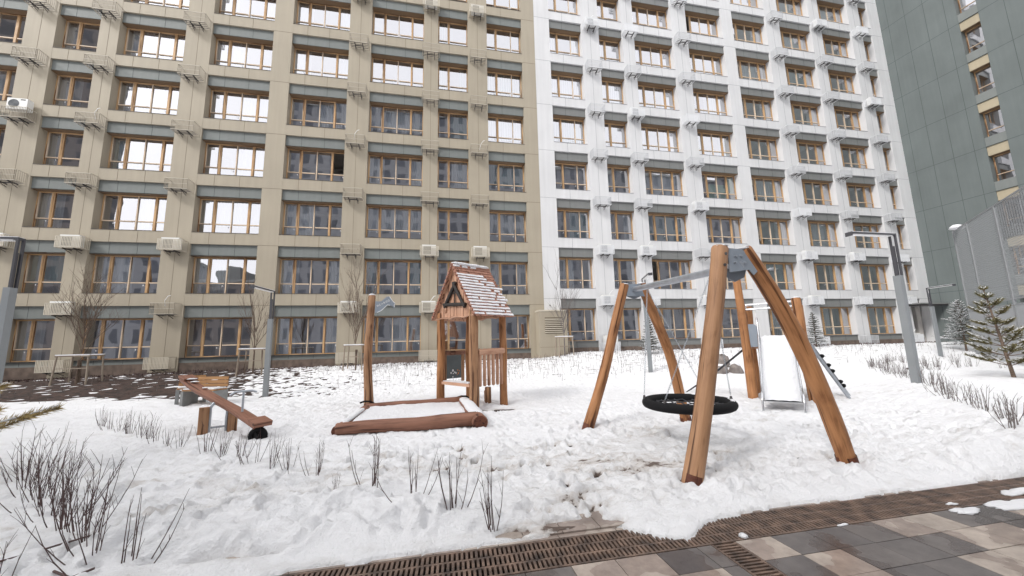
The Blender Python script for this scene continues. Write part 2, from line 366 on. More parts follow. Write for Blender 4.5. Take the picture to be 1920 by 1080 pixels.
# ------------------------------------------------------------------ terrain
def sstep(t): t=np.clip(t,0,1); return t*t*(3-2*t)
def hashn(ix,iy,seed):
    h=(ix*374761393+iy*668265263+seed*1442695041)&0xffffffff
    h=((h^(h>>13))*1274126177)&0xffffffff
    return ((h^(h>>16))&0xffff)/65535.0
def vnoise(x,y,seed=0):
    x=np.asarray(x,dtype=float); y=np.asarray(y,dtype=float)
    ix=np.floor(x).astype(np.int64); iy=np.floor(y).astype(np.int64); fx=x-ix; fy=y-iy
    fx=fx*fx*(3-2*fx); fy=fy*fy*(3-2*fy)
    a=hashn(ix,iy,seed);b=hashn(ix+1,iy,seed);c=hashn(ix,iy+1,seed);d=hashn(ix+1,iy+1,seed)
    return (a*(1-fx)+b*fx)*(1-fy)+(c*(1-fx)+d*fx)*fy
def fbm(x,y,seed=0,oct=4,gain=.5):
    s=0;a=1;t=0
    for i in range(oct):
        s=s+a*vnoise(x*2**i+i*17.3,y*2**i-i*9.1,seed+i); t+=a; a*=gain
    return s/t
def bankh(x): return np.interp(x,[-30,-18,-11,5.3,7.8,34,60],[.5,.5,.66,.72,.98,.92,.92])
def G(x,y):
    """soil level"""
    x=np.asarray(x,dtype=float); y=np.asarray(y,dtype=float)
    return -.06+bankh(x)*sstep((y+8.2)/7.6)
RIDGE=[(20.5,-7.0),(17.0,-8.4),(12.6,-12.6),(10.6,-14.3),(9.0,-15.6),(7.9,-16.6),(6.6,-17.4)]
def ridge_d(x,y):
    best=np.full(np.shape(x),1e9)
    for (a,b),(c,d) in zip(RIDGE[:-1],RIDGE[1:]):
        dx,dy=c-a,d-b; t=np.clip(((x-a)*dx+(y-b)*dy)/(dx*dx+dy*dy),0,1)
        best=np.minimum(best,np.hypot(x-a-t*dx,y-b-t*dy))
    return best
def bedmask(x,y):
    """1 where the mulch shows through"""
    left=sstep((y+6.7+.22*np.clip(x+10,0,30))/1.5)*sstep((7.5-x)/10)
    near=sstep((y+1.3)/.8)
    return np.clip(np.maximum(left,near*.9),0,1)
def T(x,y):
    """snow thickness over the soil"""
    x=np.asarray(x,dtype=float); y=np.asarray(y,dtype=float)
    t=.075+.05*(fbm(x*.8,y*.8,3)-.5)+.035*(fbm(x*3.1,y*3.1,9)-.5)
    flat=sstep((1.2-np.abs(y+14.5)/3.8+.2))
    tr=.35+.65*sstep((fbm(x*.55,y*.8,27)-.38)/.2)
    t+=tr*(.11*(fbm(x*4.2,y*7.5,21,4,.62)-.5)-.04*(1-np.abs(2*vnoise(x*5.5,y*8.5,24)-1))**3-.02*(1-np.abs(2*vnoise(x*11.5,y*15,25)-1))**4+.034*(fbm(x*15,y*22,23,3)-.5))
    # loose shovelled heap along the grate
    heap=np.exp(-((y+16.45)/.6)**2)*sstep((1.5-x)/1.6)*sstep((x+3.8)/1.5)
    t+=heap*(.05+.20*(fbm(x*2.6,y*3.2,31)-.35)+.07*(fbm(x*9,y*10,33,3)-.5))
    heap2=np.exp(-((y+16.85)/.35)**2)*sstep((x-1.6)/.5)
    t+=heap2*(.03+.05*(fbm(x*2,y*5,35)-.4))
    t+=.26*np.exp(-(ridge_d(x,y)/.85)**2)
    # thin in the mulch bed
    b=bedmask(x,y)
    t=t*(1-b)+b*(.022+.20*(fbm(x*4.6,y*10,41,4,.7)-.60)-.036*sstep((-5.5-x)/4)+.03*sstep((x+7)/6))
    # melt edge at the grate
    edge=-17.19-.03+.13*(fbm(x*1.3,0*x,51)-.5)+.05*(fbm(x*9,y*3,53)-.5)
    edge=edge-.26*np.exp(-((x-1.93)/.26)**2)
    edge=edge+.05*np.exp(-((x-1.25)/.35)**2)
    edge=np.where(x<-.9,edge-.5*sstep((-.9-x)/1.5),edge)
    d=y-edge
    t=np.where(d<.34,np.minimum(t,.012+t*np.clip(d/.34,0,1)**.75),t); t=np.where(d<0,-.05+0*t,t)
    # melt hollows round posts and legs
    for px,py,pr in ((2.72,-16.5,.2),(4.99,-16.42,.2),(2.67,-13.72,.2),(4.71,-13.73,.2),(.17,-9.87,.22),(.93,-11.1,.24),(1.76,-10.62,.22),(1.0,-9.4,.2),(-1.64,-9.84,.22),(7.95,-11.9,.22),(8.8,-12.8,.22),(12.45,-12.5,.2),(-5.31,-6.56,.2),(-3.8,-11.9,.22),(-4.2,-12.1,.22)):
        q=np.hypot(x-px,y-py)/pr; t+=-.045*np.exp(-q**2)+.02*np.exp(-((q-1.5)/.4)**2)
    # bare slushy holes
    for cx,cy,r,ry in ((-1.55,-16.98,.20,.08),(1.15,-17.03,.24,.045),(.62,-17.1,.12,.04),(-1.22,-16.98,.13,.04),(1.4,-17.12,.18,.05),(-.8,-16.4,.05,.04)):
        q=np.hypot((x-cx)/r,(y-cy)/ry)+.6*(fbm(x*9,y*9,61)-.5); t-=.16*np.exp(-(q**4))
    # swept trampled rings under the swing and by the play house
    t-=.03*np.exp(-(((x-3.7)/1.0)**2+((y+15.1)/.9)**2))
    t-=.10*np.exp(-(np.hypot((x-1.45)/.62,(y+11.25)/.28)**4))
    return t
foot=[]
rf=random.Random(11)
for i in range(900):
    x=rf.uniform(-4.5,8.8); y=-17+abs(rf.gauss(0,3.2)); a=rf.uniform(-.9,.9)+math.pi/2*rf.choice((0,1,1))
    if y<-8: foot.append((x,y,a,rf.uniform(.025,.07)))
foot+= [(-.5+i*.36,-16.1+i*.30+(.09 if i%2 else -.09),.75,.07) for i in range(10)]+[(1.2+i*.38,-16.6+i*.05+(.1 if i%2 else -.1),.1,.07) for i in range(12)]+[(-4.4+i*.34,-15.3+i*.06+(.1 if i%2 else -.1),.2,.06) for i in range(14)]
foot+= [(6.9+i*.33,-14.2+i*.22+(.08 if i%2 else -.08),.6,.045) for i in range(8)]
foot+= [(-2.6+i*.30,-14.6+i*.30+(.1 if i%2 else -.08),.8,.04) for i in range(9)]
def footprints(x,y,z):
    for fx,fy,a,dp in foot:
        msk=(np.abs(x-fx)<.3)&(np.abs(y-fy)<.3)
        if not msk.any(): continue
        dx=x[msk]-fx; dy=y[msk]-fy; u=dx*math.cos(a)+dy*math.sin(a); v=-dx*math.sin(a)+dy*math.cos(a)
        q=np.sqrt((u/.14)**2+(v/.055)**2)
        z[msk]+= -dp*np.exp(-q**4)+dp*.4*np.exp(-((q-1.35)/.3)**2)
    return z
def sheet(name,xs,ys,zf,k,attr=None,keep=None,smooth=True):
    X,Y=np.meshgrid(xs,ys); Z=zf(X,Y); nx=len(xs); ny=len(ys)
    idx=np.arange(nx*ny).reshape(ny,nx)
    q=np.stack([idx[:-1,:-1],idx[:-1,1:],idx[1:,1:],idx[1:,:-1]],-1).reshape(-1,4)
    if keep is not None:
        kv=keep(X,Y,Z).ravel(); q=q[kv[q].any(1)]
    me=bpy.data.meshes.new(name); n=len(q)
    me.vertices.add(nx*ny); me.vertices.foreach_set('co',np.stack([X,Y,Z],-1).astype(np.float32).ravel())
    me.loops.add(n*4); me.loops.foreach_set('vertex_index',q.ravel().astype(np.int32))
    me.polygons.add(n); me.polygons.foreach_set('loop_start',(np.arange(n)*4).astype(np.int32))
    me.polygons.foreach_set('use_smooth',np.full(n,smooth)); me.materials.append(M[k])
    if attr:
        for an,fn in attr.items():
            at=me.attributes.new(an,'FLOAT','POINT'); at.data.foreach_set('value',fn(X,Y,Z).astype(np.float32).ravel())
    me.update(); me.validate()
    o=bpy.data.objects.new(name,me); C.objects.link(o); return o
def grade(a,b,d0,d1,p=1.0):
    out=[a]
    while out[-1]<b:
        t=(out[-1]-a)/(b-a); out.append(out[-1]+d0+(d1-d0)*t**p)
    return out
xs=np.array(sorted(set([round(v,4) for v in ([-c for c in grade(5,45,.05,1.2)]+list(np.arange(-5,9,.03))+grade(9,60,.05,1.0))])))
ys=np.array(grade(-17.9,1.0,.022,.12,.8))
def snowz(X,Y):
    z=G(X,Y)+T(X,Y); return footprints(X,Y,z)
def soilz(X,Y):
    b=bedmask(X,Y); return G(X,Y)+b*.05*(fbm(X*5,Y*7,71,3)-.5)
def dirt(X,Y,Z):
    d=.30*np.exp(-(((X-2.6)/1.6)**2+((Y+15.9)/.9)**2))+.22*np.exp(-(((X-1.3)/.9)**2+((Y+16.7)/.45)**2))
    d+=.20*np.exp(-((Y+17.14)/.09)**2)*sstep((2.2-X)/1.0)
    d+=.28*np.exp(-(np.hypot((X-1.0)/.5,(Y+17.05)/.09)**4))+.28*np.exp(-(np.hypot((X+1.5)/.3,(Y+17.04)/.07)**4))
    d+=.30*np.exp(-(np.hypot((X-1.5)/.7,(Y+11.25)/.3)**4))+.14*np.exp(-(((X-3.8)/1.5)**2+((Y+15)/1.2)**2))
    d+=.26*(fbm(X*.9,Y*2.0,81)-.50)+.20*sstep((fbm(X*2.6,Y*6,85)-.56)/.12)*sstep((fbm(X*.5,Y*.7,87)-.40)/.15)+.13*np.exp(-((Y+15.4-.28*X)/.6)**2)*sstep((5-X)/2)+.10*np.exp(-(((X+1)/2.5)**2+((Y+15)/1.3)**2))
    th=Z-G(X,Y); d+=.25*np.exp(-np.clip(th,0,1)/.012)*(1-bedmask(X,Y))
    return np.clip(d,-.2,.8)
o=sheet('snow',xs,ys,snowz,'snowg',attr={'dirt':dirt},keep=lambda X,Y,Z:(Z>soilz(X,Y)-.012)); tag(o,kind='structure')
xs2=np.array([-400,-200,-100,-60]+list(np.arange(-45,-20,1.0))+list(np.arange(-20,12,.12))+list(np.arange(12,60,.35))+[80,120,200,400])
ys2=np.array(grade(-17.215,1.2,.12,.12)+[4,20,60,200,400])
o=sheet('soil',xs2,ys2,soilz,'soil'); tag(o,kind='structure')
# far snow-covered ground beyond and behind
mb=MB(); mb.quad([(-400,-400,-.30),(400,-400,-.30),(400,-17.9,-.30),(-400,-17.9,-.30)],'snow'); o=mb.build('ground'); tag(o,kind='structure')
def g0(x,y): return float(G(x,y))
def gs(x,y): return float(G(x,y)+max(0,float(T(x,y))))

# ------------------------------------------------------------------ paving, grate, drain
pv=MB(); tones=[]
PX,PY=.3345,.2745; x00=2.293-12*PX*2
row=0; rt=random.Random(5)
y=-17.602
while y>-24.0:
    n0=int((-14-x00)/PX); i=n0; off=(0 if row%2==0 else 0)
    while x00+i*PX<16:
        xa=x00+i*PX
        if row==0: pat=[1,0,0,0,1,1,0,0][(i+off-24)%8]
        else: pat=[[0,0,1,1],[1,1,0,0],[0,0,1,1],[1,0,0,1]][(row)%4][(i+row*3)%4] if rt.random()>.12 else rt.choice((0,1))
        skip=(xa+PX>2.09 and xa<2.30)
        xa0,xb0=xa+.003,xa+PX-.003
        segs=[(xa0,xb0)]
        if skip:
            segs=[]
            if xa0<2.085: segs.append((xa0,2.085))
            if xb0>2.305: segs.append((2.305,xb0))
        for p,q in segs:
            if q-p<.02: continue
            b=len(pv.v); dz=rt.uniform(-.001,.001); pv.box(p,q,y-PY+.003,y-.003,-.14,-.06+dz,'tiles'); tones+=[pat*rt.uniform(.85,1)+ (0 if pat else rt.uniform(0,.12))]*8
        i+=1
    y-=PY; row+=1
# buff border strip between grate and bed
xx=-14
while xx<16:
    pv.box(xx+.003,xx+.497,-17.215,-17.165,-.14,-.058,'tiles'); tones+=[.9]*8; xx+=.5
xx=-14
while xx<2.6:
    pv.box(xx+.003,xx+.33,-17.16,-16.86,-.14,-.046,'tiles'); tones+=[.85]*8; xx+=.3345
o=pv.build('paving'); a=o.data.attributes.new('tone','FLOAT','POINT'); a.data.foreach_set('value',np.array(tones,dtype=np.float32)); tag(o,kind='structure')
# joint bed of paving
mb=MB(); mb.quad([(-14,-24,-.075),(16,-24,-.075),(16,-17.60,-.075),(-14,-17.60,-.075)],'plinth'); o=mb.build('paving_joints'); tag(o,kind='structure')

gt=thing('drain_grate','long rusty cast iron drain grate between the snow and the pavers','drain grate',(2.5,-17.4,-.06))
f=MB(); ylo,yhi=-17.597,-17.222
# two long rails, two mid rails, bars between: units of 0.5 m
f.box(-16.5,13.5,ylo-17.4*0+17.4,ylo+17.4+.018,-.05,.002,'iron'); f.box(-16.5,13.5,yhi+17.4-.018,yhi+17.4,-.05,.002,'iron')
w=(yhi-ylo)
for q in (1/3,2/3): yy=ylo+17.4+w*q; f.box(-16.5,13.5,yy-.010,yy+.010,-.035,0,'iron')
f.build('rail',gt)
f=MB(); xx=-10.5
while xx<12.5:
    for q in range(3):
        ya=ylo+17.4+w*q/3+.012; yb=ylo+17.4+w*(q+1)/3-.012
        f.bar((xx,ya,-.014),(xx+.006,yb,-.014),.019,.03,'iron')
    xx+=.036
f.build('bar',gt,kind='stuff')
f=MB(); f.quad([(-16.5,ylo+17.4,-.06),(13.5,ylo+17.4,-.06),(13.5,yhi+17.4,-.06),(-16.5,yhi+17.4,-.06)],'pit'); f.build('gutter',gt)
ct=thing('channel_grate','short rusty slotted drain channel running off across the pavers','drain grate',(2.195,-17.605,-.06))
f=MB(); f.box(-.105,-.088,-3,0,-.05,.001,'iron'); f.box(.088,.105,-3,0,-.05,.001,'iron'); f.build('rail',ct)
f=MB(); yy=-.02
while yy>-3: f.bar((-.088,yy,-.013),(.088,yy-.006,-.013),.017,.028,'iron'); yy-=.036
f.build('bar',ct,kind='stuff')
f=MB(); f.quad([(-.105,-3,-.06),(.105,-3,-.06),(.105,0,-.06),(-.105,0,-.06)],'pit'); f.build('gutter',ct)
# bits of snow on the paving
def clump(x,y,r,label):
    f=MB()
    for i in range(5 if r[0]>.05 else 2):
        f.blob((x+rnd.uniform(-.5,.5)*r[0]*1.2,y+rnd.uniform(-.5,.5)*r[1],-.058),(r[0]*rnd.uniform(.5,.8),r[1]*rnd.uniform(.5,.8),r[2]*rnd.uniform(.6,1)),'snow',jit=.2,nu=14)
    tag(f.build('snow_lump'),label,'snow','snow lumps left on the paving')
clump(2.44,-17.56,(.05,.035,.035),'small snow lump at the edge of the grate beside the drain channel')
clump(5.25,-17.68,(.32,.10,.02),'widest snow patch on the dark pavers at the right edge')
clump(4.62,-17.66,(.14,.06,.018),'smaller thin snow patch on dark pavers left of the widest one')
clump(5.65,-17.5,(.22,.07,.02),'snow patch beside the grate at the far right')
clump(4.7,-17.53,(.06,.025,.012),'tiny snow crumb by the grate near the right edge')
clump(3.35,-17.6,(.05,.02,.012),'tiny snow crumb on buff paver along the grate')

# ------------------------------------------------------------------ windows (prototypes)
def lights_of(kind): return {1:[(0,1)],2:[(0,.36),(.36,1)],3:[(0,.29),(.29,.72),(.72,1)],4:[(0,.235),(.235,.5),(.5,.765),(.765,1)]}[kind]
HW=1.85
def frame_mesh(w,kind):
    f=MB(); y0,y1=.42,.50; t=.05; z0,z1=0,HW
    f.box(0,t,y0,y1,z0,z1,'frame'); f.box(w-t,w,y0,y1,z0,z1,'frame'); f.box(t,w-t,y0,y1,z1-t,z1,'frame'); f.box(t,w-t,y0,y1,z0,z0+.05,'frame')
    ls=lights_of(kind); tr=z0+.55
    for i,(a,b) in enumerate(ls):
        if i: 
            thick=(kind==4 and i!=2) or (kind in(2,3) and i==1)
            hw=.055 if thick else .022
            f.box(a*w-hw,a*w+hw,y0-.006,y1,z0+.05,z1-t,'frame' if thick else 'frame_l')
        xa=(t if i==0 else a*w+.07); xb=(w-t if i==len(ls)-1 else b*w-.07)
        f.box(xa,xb,y0+.003,y1-.003,tr-.025,tr+.025,'frame_l')
        if (i==0 and kind>1):   # opening sash inner frame
            f.box(xa,xa+.02,y0+.008,y1-.008,tr+.03,z1-t,'frame_l'); f.box(xb-.02,xb,y0+.008,y1-.008,tr+.03,z1-t,'frame_l')
        if rnd.random()<.7: f.box(xb-.09,xb-.055,y0-.012,y0-.004,tr-.16,tr-.10,'tag')
    f.box(0,w,.10,.418,z1-.012,z1+.028,'soffit'); f.box(0,.012,.012,.418,0,z1-.012,'soffit') if False else None
    return f
def pane_mesh(w,kind,seed,miss=None,tilt=.22,bright=None):
    r=random.Random(seed); f=MB(); ls=lights_of(kind); tr=.55
    for i,(a,b) in enumerate(ls):
        for lo,hi in ((.04,tr),(tr,HW-.05)):
            if miss==i and lo==tr: continue
            xa,xb=a*w+.02,b*w-.02; xm=(xa+xb)/2; zm=(lo+hi)/2; rx=R_(r.gauss(0,tilt*.6)); rz=R_(r.gauss(0,tilt))
            if bright==i and lo==tr: rx=R_(-6.5)
            q=[]
            for px,pz in ((xa,lo),(xb,lo),(xb,hi),(xa,hi)):
                q.append((px,.465+(px-xm)*rz+(pz-zm)*rx,pz))
            f.quad(q,'glass')
    return f
def curtain_mesh(w,kind,seed,k='curtain'):
    r=random.Random(seed); f=MB(); mode=r.choice((0,1,2,2,3))
    spans={0:[(0,.28),(.72,1)],1:[(0,.5)],2:[(.03,.97)],3:[(.45,1)]}[mode]
    for a,b in spans:
        n=int((b-a)*w/.035); zb=0.02 if r.random()<.7 else .5
        ph=r.uniform(0,6)
        for i in range(n):
            xa=a*w+(b-a)*w*i/n; xb=a*w+(b-a)*w*(i+1)/n
            ya=.66+.035*math.sin(xa*42+ph)+.02*math.sin(xa*17); yb=.66+.035*math.sin(xb*42+ph)+.02*math.sin(xb*17)
            f.quad([(xa,ya,zb),(xb,yb,zb),(xb,yb,HW),(xa,ya,HW)],k)
        f.sm=[True]*len(f.f)
    return f
_cache={}
def get_mesh(key,fn):
    if key not in _cache:
        o=fn().build('tmp'); me=o.data; bpy.data.objects.remove(o); _cache[key]=me
    return _cache[key]
def add(name,me,parent,loc=(0,0,0)):
    o=bpy.data.objects.new(name,me); C.objects.link(o); o.parent=parent; o.location=loc; return o
def put_window(par,x0,x1,z,kind,seed,miss=None,extra=None,tilt=.22,cp=.72,bright=None):
    w=round(x1-x0,2); r=random.Random(seed)
    fm=get_mesh(('f',w,kind),lambda:frame_mesh(w,kind))
    wn=add('window',fm,par,(x0+(x1-x0-w)/2,0,z))
    s=seed%5
    if miss is not None: pm=get_mesh(('p',w,kind,'m',miss),lambda:pane_mesh(w,kind,3,miss,tilt))
    elif bright is not None: pm=get_mesh(('p',w,kind,'b',bright),lambda:pane_mesh(w,kind,3,None,tilt,bright))
    else: pm=get_mesh(('p',w,kind,s),lambda:pane_mesh(w,kind,s*7+kind,None,tilt))
    add('pane',pm,wn)
    if extra=='paper':
        f=MB(); f.box(.235*w+.08,.5*w-.04,.54,.55,.05,1.2,'paper'); f.box(.5*w+.04,.765*w-.08,.54,.55,.05,1.2,'paper'); f.box(.765*w+.1,w-.1,.54,.55,.6,1.75,'paper')
        q=f.build('paper_sheet',wn)
    elif r.random()<cp:
        c=r.randrange(7); kk='curtain2' if r.random()<.1 else 'curtain'
        add('curtain',get_mesh(('c',w,c,kk),lambda:curtain_mesh(w,kind,c*13+5,kk)),wn)
    return wn

def cage_mesh(k,louvre,seed):
    f=MB(); r=random.Random(seed); W=.48; D=.48; H=.50
    for z in (0,H): 
        f.box(-W,W,-D,-D+.022,z,z+.018,k); f.box(-W,-W+.022,-D+.022,-.0,z,z+.022,k); f.box(W-.022,W,-D+.022,0,z,z+.022,k)
    f.box(-W+.022,W-.022,-D+.006,-D+.018,H*.5,H*.5+.012,k)
    n=17; bw=.030 if louvre else .012; k=k if louvre else k+'d'
    for i in range(n+1):
        x=-W+.01+(2*W-.02)*i/n
        f.box(x-bw/2,x+bw/2,-D+.004,-D+.016,.022,H,k)
    for sx in (-1,1):
        for j in range(6):
            yy=-D+.03+(D-.05)*j/5; f.box(sx*W-(.014 if sx>0 else 0),sx*W+(0 if sx>0 else .014),yy-bw/2,yy+bw/2,.022,H,k)
    for yy in (-.40,-.28,-.16,-.05): f.box(-W+.022,W-.022,yy-.012,yy+.012,.002,.018,'dark' if not louvre else k)
    return f
def bracket_mesh():
    f=MB()
    for sx in (-.2,.2):
        f.box(sx-.018,sx+.018,-.44,0,-.05,-.006,'dark')
        f.bar((sx,-.36,-.04),(sx,0,-.17),.02,.02,'dark')
    f.box(-.182,.182,-.25,-.22,-.045,-.012,'dark')
    return f
def pipe_mesh(seed,k):
    r=random.Random(seed); f=MB(); x=r.uniform(-.2,.2); pts=[(x,-.02,.35)]
    if r.random()<.5: pts=[(x,-.03,.1),(x+.02,-.06,-.15),(x,-.03,-.4)]
    else: pts=[(x,-.1,.4),(x+.05,-.25,.65),(x+.2,-.3,.85),(x+.28,-.28,.88)]
    f.tube(pts,.013,'tag',n=5); return f
def put_cage(par,xc,zbot,k,seed,louvre):
    b=add('air_conditioner_cage',get_mesh(('cg',k,louvre),lambda:cage_mesh(k,louvre,1)),par,(xc,-.004,zbot))
    add('bracket',get_mesh(('br',),bracket_mesh),b)
    if louvre and seed%3!=1:
        def inner():
            m=MB(); m.box(-.38,.34,-.40,-.12,.03,.60,'acwhite'); m.box(-.30,.08,-.412,-.401,.10,.50,'acgrille'); return m
        add('cooling_unit',get_mesh(('cu',),inner),b)
    if seed%6==0: add('pipe',get_mesh(('pi',seed%4),lambda:pipe_mesh(seed%4+3,k)),b)
    return b

# ------------------------------------------------------------------ the long facade
def facade(name,label,bays,xl,xr,zk0,nk,wall,band,joint,cage,openings,zbase,nocage,seed,door=False):
    B=thing(name,label,'building',(0,0,0))
    zk=lambda k: zk0+3*k
    ztop=zk(nk-1)+1.2
    wl=MB(); bd=MB(); jt=MB(); pl=MB(); sl=MB()
    # piers between bays
    edges=[xl]+[e for b in bays for e in b[:2]]+[xr]
    piers=[(edges[i],edges[i+1]) for i in range(0,len(edges),2)]
    for xa,xb in piers:
        if door and xa>33: 
            wl.box(xa,xb,0,.56,zk(0)-.4,ztop,wall); wl.box(xb-.16,xb,0,.56,zbase-.3,zk(0)-.4,wall)
            continue
        wl.box(xa,xb,0,.56,zbase-.3,ztop,wall)
    for xa,xb in piers:
        xm=(xa+xb)/2
        wide=(round(xa,1),round(xb,1)) in nocage
        if wide:
            for k in range(0,nk): jt.box(xa+.003,xb-.003,-.003,.01,zk(k)-.009,zk(k)+.009,joint)
        elif xb-xa<1.5: jt.box(xm-.008,xm+.008,-.003,.01,zbase,ztop,joint)
        else:
            for k in range(0,nk): jt.box(xa+.003,xb-.003,-.003,.01,zk(k)-.009,zk(k)+.009,joint)
    cnt=0
    for bi,(xa,xb,kind) in enumerate(bays):
        w=xb-xa
        js={1:[],2:[.37],3:[.4],4:[.26,.645]}[kind]
        for k in range(nk):
            z=zk(k)
            wl.box(xa,xb,.006,.56,z,z+.58,wall)
            for q in js: jt.box(xa+q*w-.008,xa+q*w+.008,.002,.02,z,z+.578,joint)
            def lint():
                m=MB(); m.box(0,w,.10,.56,-.57,0,band)
                for q in js: m.box(q*w-.007,q*w+.007,.096,.11,-.57,-.004,'joint_g')
                return m
            add('lintel_panel',get_mesh(('ln',round(w,2),kind,band),lint),B,(xa,0,z))
            seed+=1
            zz=z-3+.59
            if k==0: zz=z-2.42
            if door and bi==len(bays)-1 and k==0: continue
            op=openings.get((bi,k),{})
            wn=put_window(B,xa,xb,zz,kind,seed*31+bi*7+k,**op)
            def sillm():
                m=MB(); m.box(.004,w-.004,-.012,.419,-.010,.004,'dark' if wall=='beige' else joint); return m
            add('sill',get_mesh(('sl',round(w,2),wall),sillm),wn)
        # ground storey apron
        if door and bi==len(bays)-1: continue
        m=MB(); m.box(xa,xb,.07,.56,zbase+.0,zk(0)-2.435,band)
        for q in js: m.box(xa+q*w-.007,xa+q*w+.007,.066,.08,zbase+.25,zk(0)-2.45,'joint_g')
        ap=m.build('apron_panel',B)
        m=MB(); m.box(xa+.002,xb-.002,.04,.068,zbase-.3,zbase+.22,'plinth'); m.build('plinth',ap)
    wl.build('wall',B); jt.build('panel_joint',B)
    # rooms behind the glass
    it=MB()
    it.box(xl+.2,xr-.2,3.2,3.3,zbase-.3,ztop,'interior')
    for k in range(-1,nk): it.box(xl+.2,xr-.2,.565,3.2,zk(k)-.25,zk(k)+.30,'interior')
    for xa,xb in piers: it.box(xa+.3,xb-.3 if xb-.3>xa+.35 else xa+.5,.565,3.2,zbase,ztop-1.5,'interior')
    it.build('room',B)
    rf=MB(); rf.box(xl,xr,.57,14,ztop-.3,ztop,'concrete'); rf.box(xl,xr,13.9,14,zbase,ztop-.3,wall); rf.box(xl,xl+.1,.57,13.9,zbase,ztop-.3,wall); rf.box(xr-.1,xr,.57,13.9,zbase,ztop-.3,wall); rf.build('roof',B)
    # air conditioner cages on the narrow piers
    s=0
    for xa,xb in piers:
        if (round(xa,1),round(xb,1)) in nocage or xb-xa>1.5: continue
        xc=(xa+xb)/2
        for k in range(-1,nk):
            zb=zk(k)-.43 if k>=0 else zbase-.01
            s+=1; put_cage(B,xc,zb,cage,s*5+seed,(k<=1 and (s*7)%5!=0) or ((s*7+seed)%9 in (0,4)))
    return B
BZ=3.65; WZ=3.995
bb=[(-22.3,-19.39,4),(-18.17,-16.42,2),(-15.6,-12.72,4),(-11.55,-8.64,4),(-7.72,-4.80,4),(-3.63,-.71,4),(.12,1.86,2),(3.01,5.20,3)]
facade('apartment_building','beige panelled apartment block with timber windows, filling the left half',bb,-26,6.03,BZ,8,'beige','band','joint_b','cage_b',
  {(4,3):dict(miss=3,cp=.0),(4,4):dict(bright=3),(5,4):dict(bright=0),(7,3):dict(bright=0),(2,1):dict(bright=3),(4,1):dict(cp=1),(5,1):dict(cp=1),(5,2):dict(cp=1),(4,2):dict(cp=1),(4,0):dict(cp=1),(5,0):dict(cp=1)},.78,{(-8.6,-7.7),(5.2,6.0)},100)
wb=[(7.03,9.20,3),(10.41,12.08,2),(12.95,15.86,4),(17.05,19.94,4),(20.86,23.75,4),(24.96,27.85,4),(28.83,31.69,4),(32.82,33.8,1)]
facade('apartment_building','white panelled apartment block with timber windows beside the dark green wing',wb,6.034,34.82,WZ,10,'white','bandw','joint_w','cage_w',
  {(3,3):dict(extra='paper'),(3,7):dict(miss=0,cp=0),(2,0):dict(cp=.9),(2,1):dict(miss=0,cp=0),(5,1):dict(cp=1)},.98,{(6.0,7.0),(19.9,20.9),(33.8,34.8)},300,door=True)
# entrance recess at the far end of the white block
ent=[o for o in bpy.data.objects if o.name.startswith('apartment_building') and 'white' in str(o.get('label',''))][0]
f=MB(); f.box(32.83,34.62,1.1,1.2,.7,3.5,'joint_w'); f.box(32.83,34.62,.57,1.1,3.42,3.5,'dark'); f.build('entrance_recess',ent)
f=MB(); f.box(33.0,33.85,1.03,1.09,1.0,3.2,'dark'); f.box(33.1,33.75,1.02,1.028,1.3,3.05,'glass'); d=f.build('door',ent)
f=MB(); f.tube([(33.7,.98,2.0),(33.7,.98,2.4)],.015,'stainless',n=6); f.build('handle',d)
f=MB(); f.box(32.2,36.2,-.9,-.02,3.52,3.60,'bandw'); f.box(32.4,36.0,-.85,-.05,3.44,3.515,'dark'); f.build('canopy',ent)

# vent house
vh=thing('vent_housing','beige box with a slatted air grille standing against the block where beige meets white','vent housing',(6.28,-.4,.6))
f=MB(); f.box(-.78,.78,-.4,.395,-.1,2.60,'beige'); f.box(-.80,.80,-.42,.395,2.601,2.68,'cage_b')
f.box(-.779,.779,-.404,-.395,.68,.692,'joint_b'); f.box(.12,.134,-.404,-.395,.692,1.6,'joint_b'); f.build('housing',vh)
f=MB(); f.box(-.48,.52,-.403,-.39,1.42,2.28,'joint_b')
for i in range(8): z=1.47+i*.1; f.obox((.02,-.425,z),((1,0,0),(0,.8,.6),(0,-.6,.8)),(.5,.03,.006),'cage_b')
f.build('grille',vh)
cm=thing('security_camera','small dark security camera on the white wall corner above the vent housing','camera',(6.35,-.0,3.62))
f=MB(); f.box(-.03,.03,-.03,-.004,-.03,.03,'tag'); f.build('bracket',cm)
f=MB(); f.tube([(0,-.03,0),(0,-.16,-.03)],.028,'dark',n=8); f.build('camera_body',cm)

# air conditioners resting in cages
def ac(x,z,label,dz=0):
    t=thing('air_conditioner',label,'air conditioner',(x,-.25,z),0,'air conditioner units in wall cages')
    f=MB(); f.box(-.38,.38,-.14,.14,.03,.56,'acwhite'); f.box(.12,.30,-.145,-.139,.47,.52,'dark'); f.build('casing',t)
    f=MB()
    f.tube([(-.12,-.141,.3),(-.12,-.150,.3)],.2,'acgrille',n=24,smooth=False)
    for q in range(1,5): 
        n=24; pts=[(-.12+.045*q*math.cos(2*math.pi*i/n),-.154,.3+.045*q*math.sin(2*math.pi*i/n)) for i in range(n+1)]; f.tube(pts,.004,'acgrille',n=4,cap=False)
    f.build('fan_grille',t)
    return t
ac(-18.78,BZ+9-.02,'white air conditioner with round fan standing high out of its cage at the left edge')
ac(2.44,BZ+18-.38,'white air conditioner in the cage at the top of the pier above the play house')
ac(9.80,WZ+18-.38,'grey white air conditioner in the highest visible cage beside the white corner pier')
ac(9.80,1.02,'white air conditioner at ground level behind the left swing leg').scale=(1,1,1.5)

